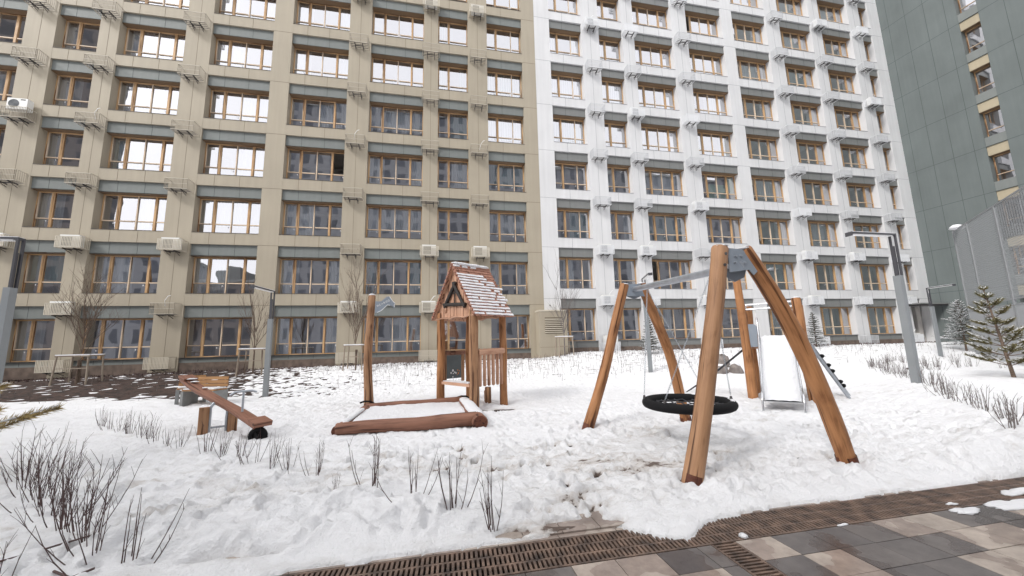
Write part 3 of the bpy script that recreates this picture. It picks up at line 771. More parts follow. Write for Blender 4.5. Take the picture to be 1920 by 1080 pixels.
# ------------------------------------------------------------------ dark green wing
gd=Vector((.0510,-.9987,0)).normalized(); gn=Vector((-gd.y*-1,0,0)); gn=Vector((gd.y,-gd.x,0))  # outward (towards -x)
if gn.x>0: gn=-gn
S0=Vector((34.87,0,0))
W=thing('apartment_building','dark green panelled wing with one narrow column of windows','building',(34.825,0,0),math.atan2(gd.y,gd.x))
# local x runs along the face towards the viewer, local y = left of it
sgn=1 if (Matrix.Rotation(math.atan2(gd.y,gd.x),3,'Z')@Vector((0,1,0))).dot(gn)>0 else -1
def wbox(m,s0,s1,d0,d1,z0,z1,k): m.box(s0,s1,min(-sgn*d0,-sgn*d1),max(-sgn*d0,-sgn*d1),z0,z1,k)   # d>0 is into the building
wl=MB(); jt=MB(); yp=MB(); gp=MB()
Ls=[4.35+3.02*i for i in range(0,12)]; ztop=Ls[-1]+1
cols=[(4.07,5.0),(9.6,10.55),(12.9,13.85)]
xc=0
for a,b in cols+[(16.2,16.2)]:
    wbox(wl,xc,a,0,.56,.2,ztop,'green'); xc=b
for a,b in cols:
    for L in Ls:
        m=MB(); wbox(m,a,b,.03,.56,L-3.02,L-2.40,'band'); m.build('sill_panel',W)
        m=MB(); wbox(m,a,b,.05,.56,L-.62,L,'yellow'); m.build('lintel_panel',W); wbox(jt,a,b,-.01,.2,L-.012,L+.012,'joint_g')
        wn=add('window',get_mesh(('f',.93,1),lambda:frame_mesh(.93,1)),W); wn.location=(a+.01,0,L-2.42)
        if sgn<0: pass
        else: wn.scale=(1,-1,1)
        wn.scale=(1,(-1 if sgn>0 else 1),.965)
        add('pane',get_mesh(('p',.93,1,0),lambda:pane_mesh(.93,1,4)),wn)
for L in Ls:
    xc=0
    for a,b in cols+[(16.2,16.2)]:
        wbox(jt,xc+.01,a-.01,-.003,.01,L-.011,L+.011,'joint_g'); xc=b
for s_ in (.5,1.5,2.55,3.55,6.1,7.15,8.2,11.6,15.0): wbox(jt,s_-.009,s_+.009,-.0035,.01,.3,ztop,'joint_g')
wl.build('wall',W); jt.build('panel_joint',W)
bk=MB(); wbox(bk,0,16.2,2.5,2.6,.2,ztop,'interior'); wbox(bk,0,.1,.57,2.5,.2,ztop,'interior'); wbox(bk,16.05,16.2,.57,12,.2,ztop,'green'); wbox(bk,0,16.2,.57,12,ztop-.2,ztop-.01,'concrete'); bk.build('room',W)

# blocks behind the viewer, which the glass mirrors
M['rw1']=refl_wall('far_facade_grey',(.24,.245,.26),(.13,.14,.165),1.9,3.0)
M['rw2']=refl_wall('far_facade_brown',(.16,.145,.14),(.09,.09,.10),2.6,3.0)
def far_block(label,x0,x1,y0,y1,h,k):
    t=thing('apartment_building',label,'building',((x0+x1)/2,(y0+y1)/2,-.3))
    w,d=(x1-x0)/2,(y1-y0)/2
    f=MB(); f.box(-w,w,-d,d,0,h,k); f.build('wall',t)
    f=MB(); f.box(-w-.3,w+.3,-d-.3,d+.3,h+.002,h+.5,'concrete'); f.box(-w*.3,w*.1,-d*.5,d*.5,h+.5,h+3,'concrete'); f.build('roof',t)
far_block('tall grey block mirrored in the middle windows of the beige block',-25,6.5,-60,-45,44.5,'rw1')
far_block('lower grey block mirrored in the windows of the white block',9,72,-60,-45,35.5,'rw1')
far_block('low block mirrored in the lowest left windows',-40.5,-25.5,-58,-46,12.5,'rw2')
far_block('middling block mirrored in the first-floor left windows',-49.3,-41,-58,-46,17,'rw1')
far_block('tall brown block mirrored in the leftmost windows',-115,-49.6,-48,-45,58,'rw2')

# ------------------------------------------------------------------ swing
def logpts(a,b,n=9,bend=.0,seed=0):
    r=random.Random(seed); a=Vector(a); b=Vector(b); out=[]; t=(b-a).normalized()
    u=t.cross(Vector((0,1,0))).normalized(); v=t.cross(u)
    p1,p2=r.uniform(0,6),r.uniform(0,6)
    for i in range(n):
        s=i/(n-1); e=math.sin(math.pi*s)
        out.append(a.lerp(b,s)+u*bend*e+u*.012*math.sin(s*7+p1)*e+v*.014*math.sin(s*5+p2)*e)
    return out
def logmesh(pts,r0,r1,k='log',seed=0,capk='logend',n=20,wob=.035):
    f=MB(); r=random.Random(seed); m=len(pts)
    # chamfered ends
    P=[pts[0]]; Rr=[r0*.88]; d=(pts[1]-pts[0]).normalized()
    P.append(pts[0]+d*.02); Rr.append(r0)
    for i in range(1,m-1): P.append(pts[i]); Rr.append((r0+(r1-r0)*i/(m-1))*(1+r.uniform(-.035,.035)))
    d=(pts[-1]-pts[-2]).normalized(); P.append(pts[-1]-d*.025); Rr.append(r1); P.append(pts[-1]); Rr.append(r1*.86)
    f.tube(P,Rr,k,n=n,capk=capk,wob=wob)
    return f
def holes(f,pts,r,k='dark'):
    for c,d in pts: c=Vector(c); d=Vector(d).normalized(); f.tube([c,c+d*.012],r,k,n=10,smooth=False)
SW=thing('nest_swing','round black nest swing hung on a four-legged log frame with a grey steel crossbeam','swing',(3.75,-15.08,0))
def L(x,y,z): return Vector((x-3.75,y+15.08,z))
legs=[((2.72,-16.5,-.12),(3.45,-16.46,2.63),.102,.097,-.04),((4.99,-16.42,-.12),(3.78,-16.46,2.61),.104,.092,-.14),
      ((2.67,-13.72,-.12),(3.63,-13.70,2.60),.098,.086,-.03),((4.71,-13.73,-.12),(3.98,-13.70,2.62),.096,.086,-.09)]
for i,(a,b,r0,r1,bd) in enumerate(legs):
    f=logmesh(logpts(L(*a),L(*b),15,bd,i+5),r0,r1,k='log' if i==0 else 'logo',seed=i)
    d=(L(*b)-L(*a)).normalized()
    P=logpts(L(*a),L(*b),15,bd,i+5); f.tube([P[0]+d*.01,P[0].lerp(P[1],.86)],[r0*1.015,r0*1.02],'logend',n=20,cap=False,wob=.035)
    lg=f.build('leg',SW)
    s=MB(); c=L(*b)+d*.0; s.blob(c+Vector((0,0,.0)),(r1*.95,r1*.95,.022),'snow',flatb=1); s.build('snow_cap',lg)
for (yy,pl) in ((-16.46,[(3.50,2.30),(3.50,2.60),(3.72,2.59),(3.90,2.32),(3.84,2.27),(3.78,2.335)]),(-13.70,[(3.62,2.36),(3.66,2.60),(3.98,2.60),(4.06,2.42),(4.02,2.36)])):
    f=MB(); f.prism([(x-3.75,z) for x,z in pl],(0,yy+15.08-.055,0),(1,0,0),(0,0,1),.012,'plate')
    pl2=[(3.50,2.36),(3.86,2.40),(3.80,2.26),(3.66,2.20),(3.56,2.25)] if yy<-15 else [(3.64,2.50),(4.0,2.50),(3.96,2.36),(3.84,2.32),(3.7,2.36)]
    f.prism([(x-3.75,z) for x,z in pl2],(0,yy+15.08+.055,0),(1,0,0),(0,0,1),.012,'plate')
    p=f.build('gusset_plate',SW)
    f=MB()
    for bx,bz in ((3.60,2.50),(3.67,2.505),(3.585,2.42),(3.72,2.42)) if yy<-15 else ((3.75,2.52),(3.9,2.5)):
        c=L(bx,yy-.062,bz); f.tube([c,c+Vector((0,-.02,0))],.012,'steel',n=6,smooth=False)
        f.tube([c+Vector((0,.002,0)),c+Vector((0,-.004,0))],.019,'steel',n=10,smooth=False)
    f.build('bolt',p)
f=MB(); f.tube([L(3.66,-16.52,2.385),L(3.80,-13.58,2.50)],.052,'steel',n=20); f.build('crossbeam',SW)
# bolt holes in legs
f=MB(); holes(f,[(L(3.40,-16.56,2.38),(-.2,-1,0)),(L(3.44,-16.555,2.52),(-.6,-.8,0))],.018); f.build('bolt_hole',SW)
# seat
st=MB(); n=48; RS=.60; cz=.545; cx,cy=3.80,-15.08
pts=[L(cx+RS*math.cos(2*math.pi*i/n),cy+RS*math.sin(2*math.pi*i/n),cz) for i in range(n+1)]
st.tube(pts,.068,'rubber',n=14,cap=False,wob=.02); seat=st.build('seat',SW)
net=MB()
for i in range(-4,5):
    x=i*.12; h=math.sqrt(max(0,.55**2-x*x))
    sag=lambda q:-.07*(1-min(1,q/.55)**2)
    for dr in (0,1):
        ps=[]
        for j in range(9):
            y=-h+2*h*j/8; q=math.hypot(x,y); P=(x,y) if dr==0 else (y,x); ps.append(L(cx+P[0],cy+P[1],cz-.01+sag(q)))
        net.tube(ps,.009,'rope',n=5)
net.build('net',seat)
s=MB()
for a0,a1 in ((-.9,-.2),(.3,.9)):
    ps=[L(cx+RS*math.cos(a),cy+RS*math.sin(a),cz+.055) for a in np.linspace(a0,a1,8)]
    s.tube(ps,[.012]+[.032]*6+[.012],'snow',n=8,flat=.5)
s.build('snow_cap',seat)
def chain(f,a,b,k='steel',lk=.034):
    a=Vector(a); b=Vector(b); t=(b-a); Ln=t.length; t.normalize(); u=t.cross(Vector((0,1,.1))).normalized(); v=t.cross(u)
    m=int(Ln/lk)
    for i in range(m):
        c=a+t*(i+.5)*lk; w=u if i%2 else v
        q=[c+t*lk*.62*math.cos(x)+w*.0095*math.sin(x) for x in [2*math.pi*j/8 for j in range(9)]]
        f.tube(q,.0032,k,n=4,cap=False)
for (sx,sy),(ty) in (((-.55,-.25),-15.95),((.55,-.25),-15.95),((-.55,.30),-14.25),((.55,.30),-14.25)):
    f=MB(); bx=3.66+(ty+16.52)/2.94*.14; bz=2.385+(ty+16.52)/2.94*.115
    chain(f,L(bx,ty,bz-.05),L(cx+sx,cy+sy,cz+.1)); e=L(cx+sx,cy+sy,cz+.1)
    f.tube([e+Vector((0,0,.01)),e+Vector((0,0,-.06))],[.014,.028],'dark',n=8); f.build('chain',SW)

# ------------------------------------------------------------------ play house
A=Vector((.17,-9.87,0)); Bp=Vector((.93,-11.1,0)); Cp=Vector((1.76,-10.62,0)); Dp=A+Cp-Bp
O=Bp.copy(); ex=(A-Bp).normalized(); LX=(A-Bp).length; ey=(Cp-Bp); ey=(ey-ex*ey.dot(ex)); LY=ey.length; ey.normalize()
PH=thing('play_house','open timber play house on posts with a steep snowy red shingle roof','play house',tuple(O),0)
def Q(a,b,z): return ex*a+ey*b+Vector((0,0,z))       # a along the gable side, b along the eave side
for i,(a,b,rr,ht) in enumerate(((0,0,.125,2.38),(LX,0,.11,2.38),(0,LY,.105,2.38),(LX,LY,.105,2.38))):
    f=logmesh(logpts(Q(a,b,-.12),Q(a,b,ht),12,.01*(i-1.5),i+30),rr,rr*.86,k='logo' if i!=0 else 'log',seed=40+i); f.build('post',PH)
zr=3.60; ze=2.20; ov=.24; oe=.14
za=lambda a: ze+(zr-ze)*(1-abs(a-LX/2)/(LX/2+ov))
# gable boards
for b in (-.02,LY+.02):
    f=MB(); nb=11; t0=-.10; t1=LX+.10
    for i in range(nb):
        a0=t0+(t1-t0)*i/nb+.009; a1=t0+(t1-t0)*(i+1)/nb-.009; am=(a0+a1)/2; sl=.14
        p=[Q(a0,b,ze+.02),Q(a1,b,ze+.02)]
        zt1=za(a1)-.03; zt0=za(a0)-.03
        p+=[Q(a1,b,max(zt1,ze+.03))]
        if a0<LX/2<a1: p+=[Q(LX/2,b,zr-.04)]
        p+=[Q(a0,b,max(zt0,ze+.03))]
        off=ey*(-.012 if b<0 else .012)*(1+.3*(i%2))
        q=[v+off for v in p]; g=[(a0+i*3.1,0,v.z) for v in p]
        f.quad(q if b<0 else q[::-1],'board',[(v.dot(ex)+i*3,i*2.0,v.z) for v in q])
        q2=[v-off for v in p]; f.quad(q2[::-1] if b<0 else q2,'board',[(v.dot(ex)+i*3,i*2.0,v.z) for v in q2])
        n=len(q)
        for j in range(n): k2=(j+1)%n; f.quad([q[j],q[k2],q2[k2],q2[j]],'board')
    bq=[Q(t0,b,ze+.03),Q(t1,b,ze+.03),Q(LX/2,b,zr-.06)]; f.quad(bq,'logend'); f.build('gable_panel',PH)
    # wavy base board
    f=MB(); ps=[Q(-.12+ (LX+.24)*i/8,b-(.035 if b<0 else -.035),ze+.02+.025*math.sin(i*2.2)) for i in range(9)]; f.tube(ps,[.045+.01*math.sin(i*1.7) for i in range(9)],'board',n=8,flat=.5,wob=.05); f.build('base_board',PH)
# shingle rows
for side in (0,1):
    f=MB(); sn=MB(); rows=17; eav=Q((-ov if side==0 else LX+ov),0,ze); rid=Q(LX/2,0,zr); sl=(rid-eav); SL=sl.length; sl.normalize(); nn=ey.cross(sl)*(-1 if side==0 else 1); 
    if nn.z<0: nn=-nn
    b0,b1=-oe,LY+oe
    base=[eav+ey*b0,eav+ey*b1,rid+ey*b1,rid+ey*b0]
    f.quad([p+nn*-.02 for p in base] if side==0 else [p+nn*-.02 for p in base][::-1],'board')
    for i in range(rows):
        d=SL*i/rows; m=int((b1-b0)/.065)
        tint=rnd.random()
        for j in range(m):
            bj0=b0+(b1-b0)*j/m+.002; bj1=b0+(b1-b0)*(j+1)/m-.002; l=.115+rnd.uniform(-.008,.01)
            c=eav+sl*(d+l/2-.02)+ey*((bj0+bj1)/2)+nn*.014
            s2=(sl-nn*.16).normalized(); n2=(nn+sl*.16).normalized()
            f.obox(c,(s2,ey,n2),(l/2,(bj1-bj0)/2,.008),'roof')
        # snow lying on each course
        frac=(i/rows)
        bj=b0+.02
        while bj<b1-.04 and side==0 or (side==1 and bj<b1-.04):
            wlen=rnd.uniform(.07,.16)
            bare=(.80<frac<.9) or (frac>.66 and bj>LY*.70) or (rnd.random()<(.04 if bj<LY*.8 else .25))
            if not bare:
                c=eav+sl*(d+.052)+ey*(bj+wlen/2)+nn*.030
                sn.obox(c,((sl-nn*.1).normalized(),ey,(nn+sl*.1).normalized()),(.027+rnd.uniform(-.007,.007),wlen/2+.012,.013+rnd.uniform(-.005,.004)),'snow')
            bj+=wlen
    rs_=f.build('roof_slope',PH); sn.build('snow',rs_)
f=MB(); f.tube([Q(LX/2,-oe-.02,zr+.0),Q(LX/2,LY+oe+.02,zr+.0)],.045,'roof',n=8); rdg=f.build('ridge',PH)
s=MB(); ps=[Q(LX/2+rnd.uniform(-.01,.01),-oe+(LY+2*oe)*i/12,zr+.05) for i in range(13)]; s.tube(ps,[.03]+[.075+rnd.uniform(-.008,.008) for _ in range(11)]+[.03],'snow',n=10,flat=.62); s.build('snow_cap',rdg)
for b in (-oe,LY+oe):
    f=MB()
    for sd in (0,1):
        e=Q(-ov if sd==0 else LX+ov,b,ze); r_=Q(LX/2,b,zr)
        n=15
        for i in range(n):
            p=e.lerp(r_,(i+.5)/n); q=e.lerp(r_,(i+1.1)/n)+Vector((0,0,.0)); d=(q-p).normalized(); up=ey.cross(d); up=up if up.z>0 else -up
            f.obox((p+q)/2+up*.0,((d-up*.15).normalized(),ey,(up+d*.15)),((q-p).length*.6,.02,.028),'roof')
    f.build('verge',PH)
# triangular charred log ornament
f=MB(); b=-.075; cxx=LX/2-.02
tri=[Q(cxx+.40,b,2.58),Q(cxx-.40,b,2.52),Q(cxx,b,3.06)]
def ext(p,q,e): d=(q-p).normalized(); return p-d*e,q+d*e
for p,q in ((tri[0],tri[2]),(tri[1],tri[2]),(tri[0],tri[1])):
    a,c=ext(p,q,.09); f.tube([a,(a+c)/2,c],[.043,.047,.043],'blacklog',n=8,wob=.05)
f.tube([Q(cxx,b+.012,2.60),Q(cxx,b+.012,3.1)],.016,'blacklog',n=6); f.tube([Q(cxx-.08,b+.012,2.85),Q(cxx+.1,b+.012,2.85)],.016,'blacklog',n=6)
f.build('ornament',PH)
# small carved squirrel-like board knot low left on the gable
f=MB(); f.tube([Q(LX-.28,-.05,2.36),Q(LX-.36,-.055,2.44),Q(LX-.30,-.05,2.54),Q(LX-.22,-.05,2.52)],[.02,.035,.03,.012],'board',n=7,flat=.5); f.build('carving',PH)
# picket rail on the eave side (between B and C)
rl=MB(); rl.tube([Q(-.05,.10,1.32),Q(-.05,LY-.04,1.34)],.075,'board',n=12,capk='board'); rl.build('rail',PH)
for i in range(6):
    t=.17+i*(LY-.26)/5; f=MB(); f.tube([Q(-.03,t,.50),Q(-.03,t,.53),Q(-.03,t,1.38),Q(-.03,t,1.41)],[.028,.043,.043,.028],'board',n=10,wob=.05); f.build('picket',PH)
# back rail and chalk board (side A-D)
for i in range(4):
    f=MB(); t=.12+i*.17; f.tube([Q(LX+.0,t,1.30),Q(LX+.0,t+.15,1.30)],.062,'logdark',n=10); f.build('rail_block',PH)
f=MB(); f.box(-.5,.5,-.5,.5,-.5,.5,'chalk'); 
f=MB(); c=Q(LX,.42,.92); f.obox(c,(ey,ex,(0,0,1)),(.24,.012,.31),'chalk'); cb=f.build('chalkboard',PH)
f=MB()
for (u,v,r0,k) in ((-.10,-.16,.022,'white_paint'),(-.04,-.10,.028,'white_paint'),(.02,-.15,.02,'white_paint'),(-.03,-.18,.014,'white_paint'),(.06,-.17,.02,'white_paint'),(-.04,-.27,.018,'white_paint'),(.12,-.10,.018,'orange'),(.14,-.18,.022,'orange'),(.18,-.12,.014,'orange'),(.10,-.22,.012,'orange')):
    n=8; P=[c+ey*(u+r0*math.cos(2*math.pi*i/n))+Vector((0,0,v+1.3*r0*math.sin(2*math.pi*i/n)))-ex*.0145 for i in range(n)]; f.quad(P,k)
f.build('chalk_drawing',cb)
for t in (.13,.72):
    f=MB(); c2=Q(LX,t,.92); f.obox(c2,(ey,ex,(0,0,1)),(.035,.03,.40),'log'); f.build('board_frame',PH)
f=MB(); c2=Q(LX/2+.05,.10,.53); f.obox(c2,(ex,ey,(0,0,1)),(LX/2-.08,.14,.035),'board'); se=f.build('counter',PH)
s=MB(); s.obox(c2+Vector((0,0,.047)),(ex,ey,(0,0,1)),(LX/2-.16,.10,.010),'snow'); s.build('snow_cap',se)
for (a,b,h_,rr) in ((.35,.72,.42,.085),(.62,.9,.30,.075)):
    f=logmesh(logpts(Q(a,b,-.1),Q(a,b,h_),4,0,3),rr,rr,seed=9); f.build('stump_seat',PH)

# ------------------------------------------------------------------ sign post
SP=thing('sign_post','rough log post standing at the corner of the sand pit, snow on its top','post',(-1.64,-9.84,0))
f=logmesh(logpts(Vector((0,0,-.1)),Vector((.0,0,2.88)),16,.05,77),.125,.085,seed=70,wob=.06); p=f.build('post',SP)
s=MB(); s.blob((0,0,2.88),(.085,.085,.045),'snow'); s.build('snow_cap',SP)
f=MB()
fish=[(0,-.20),(.06,-.19),(.16,-.14),(.25,-.05),(.31,.01),(.38,-.005),(.44,-.03),(.475,-.07),(.50,-.05),(.478,-.02),(.505,.02),(.50,.06),(.45,.10),(.40,.17),(.36,.235),(.29,.23),(.22,.17),(.16,.11),(.08,.10),(0,.11)]
f.prism(fish,(.10,-.10,2.60),(1,0,0),(0,0,1),.018,'plate'); sg=f.build('fish_sign',SP); tag(sg,'fish shaped grey board with small white lettering')
f=MB()
def stroke(ps,w=.007):
    for a,b in zip(ps[:-1],ps[1:]): f.bar((.10+a[0],-.113,2.60+a[1]),(.10+b[0],-.113,2.60+b[1]),.004,w,'white_paint',up=(0,1,0)) if False else f.bar((.10+a[0],-.112,2.60+a[1]),(.10+b[0],-.112,2.60+b[1]),w,.004,'white_paint',up=(0,1,0))
stroke([(.06,-.19),(.16,-.14),(.25,-.05),(.31,.01),(.38,-.005)],.012); stroke([(.36,.235),(.40,.17),(.45,.10),(.50,.06)],.012); stroke([(.50,.04),(.48,-.0),(.495,-.05)],.012)
def glyph(ox,oy,ps,a=.45,s_=.055):
    ca,sa=math.cos(a),math.sin(a)
    for seg in ps: stroke([(ox+s_*(x*ca-y*sa),oy+s_*(x*sa+y*ca)) for x,y in seg],.008)
I_=[[(0,0),(0,1)],[(0,0),(.7,1)],[(.7,0),(.7,1)]]; O_=[[(0,.1),(0,.9),(.35,1),(.7,.9),(.7,.1),(.35,0),(0,.1)]]; C_=[[(.7,.9),(.2,1),(0,.6),(0,.3),(.2,0),(.7,.1)]]; A_=[[(0,0),(.35,1),(.7,0)],[(.15,.4),(.55,.4)]]; V_=[[(0,0),(0,1),(.5,.9),(.5,.6),(0,.5)],[(.5,.5),(.65,.3),(.5,0),(0,0)]]
for i,gl in enumerate((I_,C_,A_,V_,O_,O_)): glyph(.06+i*.055,-.04+i*.027,gl,.4,.045)
f.build('lettering',sg)

# ------------------------------------------------------------------ sand pit
PT=thing('sand_pit','square sand pit edged with reddish brown logs and filled with snow','sand pit',(-.35,-11.7,0))
def LP(x,y,z): return Vector((x+.35,y+11.7,z))
f=logmesh(logpts(LP(-1.66,-13.12,.12),LP(.80,-13.02,.13),12,.0,1),.10,.135,'logdark',seed=3); f.build('log',PT)
f=logmesh(logpts(LP(-1.64,-10.3,.06),LP(.72,-10.28,.09),10,.0,2),.09,.10,'logdark',seed=4); f.build('log',PT)
f=logmesh(logpts(LP(.82,-13.28,.10),LP(.70,-10.1,.08),10,.0,3),.145,.09,'logdark',seed=5); lg=f.build('log',PT)
s=MB(); ps=[LP(.82-.10*i/9,-13.08+2.8*i/9,.20-.04*i/9+rnd.uniform(-.01,.01)) for i in range(10)]; s.tube(ps,[.05]+[.13]*8+[.04],'snow',n=10,flat=.45,wob=.05); s.build('snow_cap',lg)
f=logmesh(logpts(LP(-1.70,-12.95,.05),LP(-1.60,-10.4,.05),10,.0,4),.085,.085,'logdark',seed=6); lg=f.build('log',PT)
s=MB(); ps=[LP(-1.69+.09*i/9,-12.8+1.9*i/9,.115+rnd.uniform(-.01,.01)) for i in range(10)]; s.tube(ps,[.03]+[.085]*8+[.03],'snow',n=10,flat=.4,wob=.08); s.build('snow_cap',lg)
for j,(x,y) in enumerate(((-1.62,-10.25),(.74,-10.2))):
    f=MB(); f.tube([LP(x-.16,y+.02,.16),LP(x-.05,y-.06,.20),LP(x+.08,y-.05,.19),LP(x+.15,y+.06,.13)],.022,'rubber',n=8); f.tube([LP(x,y,-.02),LP(x,y,.12)],.07,'rubber',n=12); f.build('rubber_corner',PT)
xs3=np.linspace(-1.55,.65,60); ys3=np.linspace(-12.98,-10.38,60)
o=sheet('snow_fill',xs3,ys3,lambda X,Y: .09+.07*(fbm(X*1.5,Y*1.5,91)-.5)+.03*(fbm(X*8,Y*8,92)-.5),'snow'); o.parent=PT; o.location=(.35,11.7,0)

# ------------------------------------------------------------------ seesaw
SS=thing('seesaw','half log seesaw with steel handle, its near end down in the snow','seesaw',(-4,-12,0))
lo=Vector((1.03,-.85,.20)); hi=Vector((-1.12,.92,.93)); d=(lo-hi).normalized(); sd=d.cross(Vector((0,0,1))).normalized(); upv=sd.cross(d)
if upv.z<0: upv=-upv
f=MB(); n=15; W0=[]
m=len(f.v)
prof=[(-.10,.0),(-.105,.035),(-.05,.05),(.05,.05),(.105,.035),(.10,.0),(.065,-.05),(0,-.07),(-.065,-.05)]
rings=[]
for i in range(n):
    t=i/(n-1); c=hi.lerp(lo,t)+sd*(.03*math.sin(t*6)); wv=1+.12*math.sin(t*9); b=len(f.v)
    for x,y in prof:
        f.v.append(tuple(c+sd*x*wv+upv*y)); f.g.append((x+3,y+3,t*2.7))
    rings.append(b)
k_=f.mi('logdark'); np_=len(prof)
for i in range(n-1):
    for j in range(np_):
        a=rings[i]+j; b2=rings[i]+(j+1)%np_; f.f.append((a,b2,b2+np_,a+np_)); f.m.append(k_); f.sm.append(False)
for r0,rev in ((rings[0],False),(rings[-1],True)):
    q=tuple(range(r0,r0+np_)); f.f.append(q if not rev else q[::-1]); f.m.append(f.mi('logend')); f.sm.append(False)
bm=f.build('beam',SS)
s=MB()
for t,ww in ((.08,.10),(.15,.06),(.30,.04)): c=hi.lerp(lo,t)+upv*.075; s.blob(c,(ww*1.3,ww*.8,.02),'snow')
s.build('snow_cap',bm)
f=MB(); c=lo+Vector((0,0,.02)); f.obox(c+upv*.06,(d,sd,upv),(.13,.15,.04),'logdark'); f.build('end_seat',SS)
f=MB(); c=hi+upv*.09+d*.12; f.obox(c-upv*.02,(d,sd,upv),(.13,.12,.025),'logdark'); f.build('end_seat',SS)
for tt in (.80,.22):
    f=MB(); b=hi.lerp(lo,tt)+upv*.07; top=b+Vector((0,0,.36)); f.tube([b,top],.018,'steel',n=10)
    hd=Vector((.93,.3,0)).normalized(); f.tube([top-hd*.2-Vector((0,0,.06)),top-hd*.13-Vector((0,0,.01)),top,top+hd*.13+Vector((0,0,.0)),top+hd*.2-Vector((0,0,.03))],.019,'steel',n=10); 
    if tt>.5: f.build('handle',SS)
    
f=MB(); w_=lo+Vector((.0,0,-.16)); n=20
f.tube([w_+Vector((.11*math.cos(2*math.pi*i/n),0,.0))+Vector((0,0,.11*math.sin(2*math.pi*i/n)))+sd*0 for i in range(n+1)],.045,'rubber',n=10,cap=False)
f.tube([w_-sd*.05,w_+sd*.05],.07,'rubber',n=14); f.build('tyre',SS)
side=Vector((.86,.5,0)).normalized()
for sg_,hh in ((-1,.47),(1,.44)):
    f=MB(); c=side*.22*sg_+Vector((0,0,hh/2-.06)); f.obox(c,(side,side.cross(Vector((0,0,1))),(0,0,1)),(.075,.06,hh/2+.06),'log'); f.build('support_block',SS)
f=MB(); P=[side*-.13+Vector((0,0,0)),side*-.13+Vector((0,0,.45)),side*-.09+Vector((0,0,.53)),side*.0+Vector((0,0,.55)),side*.09+Vector((0,0,.53)),side*.13+Vector((0,0,.45)),side*.13]
f.tube(P,.026,'steel',n=10); f.tube([side*-.13+Vector((0,0,.09)),side*.13+Vector((0,0,.09))],.018,'steel',n=8); f.build('frame',SS)

# ------------------------------------------------------------------ slide tower
TW=thing('slide_tower','steel slide covered in snow on a log tower with climbing ladder and rope net','slide',(7.95,-11.9,0))
su=Vector((.69,-.725,0)).normalized(); sb=Vector((.725,.69,0)).normalized()     # su to the right along the front, sb backwards
def TQ(a,b,z): return su*a+sb*b+Vector((0,0,z))
WT=1.24
for a,b,a1,b1,h_,rr,sd_ in ((0,0,-.09,-.02,3.25,.115,1),(WT,0,WT-.12,-.02,2.46,.12,2),(.02,1.0,.06,1.05,2.40,.105,3),(WT,1.05,WT-.03,1.05,2.35,.1,4)):
    f=logmesh(logpts(TQ(a,b,-.12),TQ(a1,b1,h_),12,.02*(-1)**sd_,sd_+60),rr,rr*.84,k='logo',seed=sd_+60); lg=f.build('post',TW)
    s=MB(); s.blob(TQ(a1,b1,h_),(rr*.8,rr*.8,.03),'snow'); s.build('snow_cap',lg)
for bz,off in ((2.36,0),(2.24,.0)):
    f=MB(); f.tube([TQ(-.03,.03,bz),TQ(WT-.1,.03,bz+.02)],.022,'stainless',n=8); br=f.build('top_bar',TW)
    s=MB(); s.tube([TQ(-.0,.03,bz+.024),TQ(WT/2,.03,bz+.034),TQ(WT-.12,.03,bz+.042)],.02,'snow',n=6,flat=.6); s.build('snow_cap',br)
f=MB(); f.tube([TQ(0,.05,2.36),TQ(.05,1.0,2.3)],.022,'stainless',n=8); f.build('top_bar',TW)
f=MB(); f.obox(TQ(WT/2,.55,1.27),(su,sb,(0,0,1)),(WT/2-.03,.5,.04),'board'); pf=f.build('platform',TW)
s=MB(); s.obox(TQ(WT/2,.5,1.325),(su,sb,(0,0,1)),(WT/2-.12,.42,.014),'snow'); s.build('snow_cap',pf)
# slide chute
sa0,sa1=.28,.95; top=Vector((0,.02,1.42)); zf=lambda t: t
prof=[(.10,1.50),(-.06,1.46),(-.18,1.36),(-1.38,.34),(-1.62,.22),(-1.86,.20)]    # (b,z)
f=MB()
for (b0,z0),(b1,z1) in zip(prof[:-1],prof[1:]):
    dv=(TQ(0,b1,z1)-TQ(0,b0,z0)); c=(TQ((sa0+sa1)/2,b0,z0)+TQ((sa0+sa1)/2,b1,z1))/2; t=dv.normalized(); nn=su.cross(t); nn=nn if nn.z>0 else -nn
    f.obox(c-nn*.012,(t,su,nn),(dv.length/2+.004,(sa1-sa0)/2,.006),'stainless')
ch=f.build('chute',TW)
s=MB(); xsn=14
P=[(b,z) for b,z in prof]
import itertools
def profpt(t):
    L_=[math.dist(p,q) for p,q in zip(P[:-1],P[1:])]; T_=sum(L_)*t
    for i,l in enumerate(L_):
        if T_<=l: u=T_/l; return (P[i][0]+(P[i+1][0]-P[i][0])*u,P[i][1]+(P[i+1][1]-P[i][1])*u)
        T_-=l
    return P[-1]
vv=[];NN=26
for i in range(NN):
    b_,z_=profpt(i/(NN-1)*.99+.005)
    for j in range(xsn):
        a_=sa0+.02+(sa1-sa0-.04)*j/(xsn-1); edge=min(j,xsn-1-j,i+1,NN-i); th=.035*min(1,edge/2)+rnd.uniform(-.006,.006)+(.05*math.exp(-((i-1.2)/1.2)**2))
        vv.append(TQ(a_,b_-.3*th,z_+th))
bs=len(s.v); s.v+=[tuple(v) for v in vv]; s.g+=[tuple(v) for v in vv]; k_=s.mi('snow')
for i in range(NN-1):
    for j in range(xsn-1):
        a=bs+i*xsn+j; s.f.append((a,a+1,a+xsn+1,a+xsn)); s.m.append(k_); s.sm.append(True)
s.build('snow',ch)
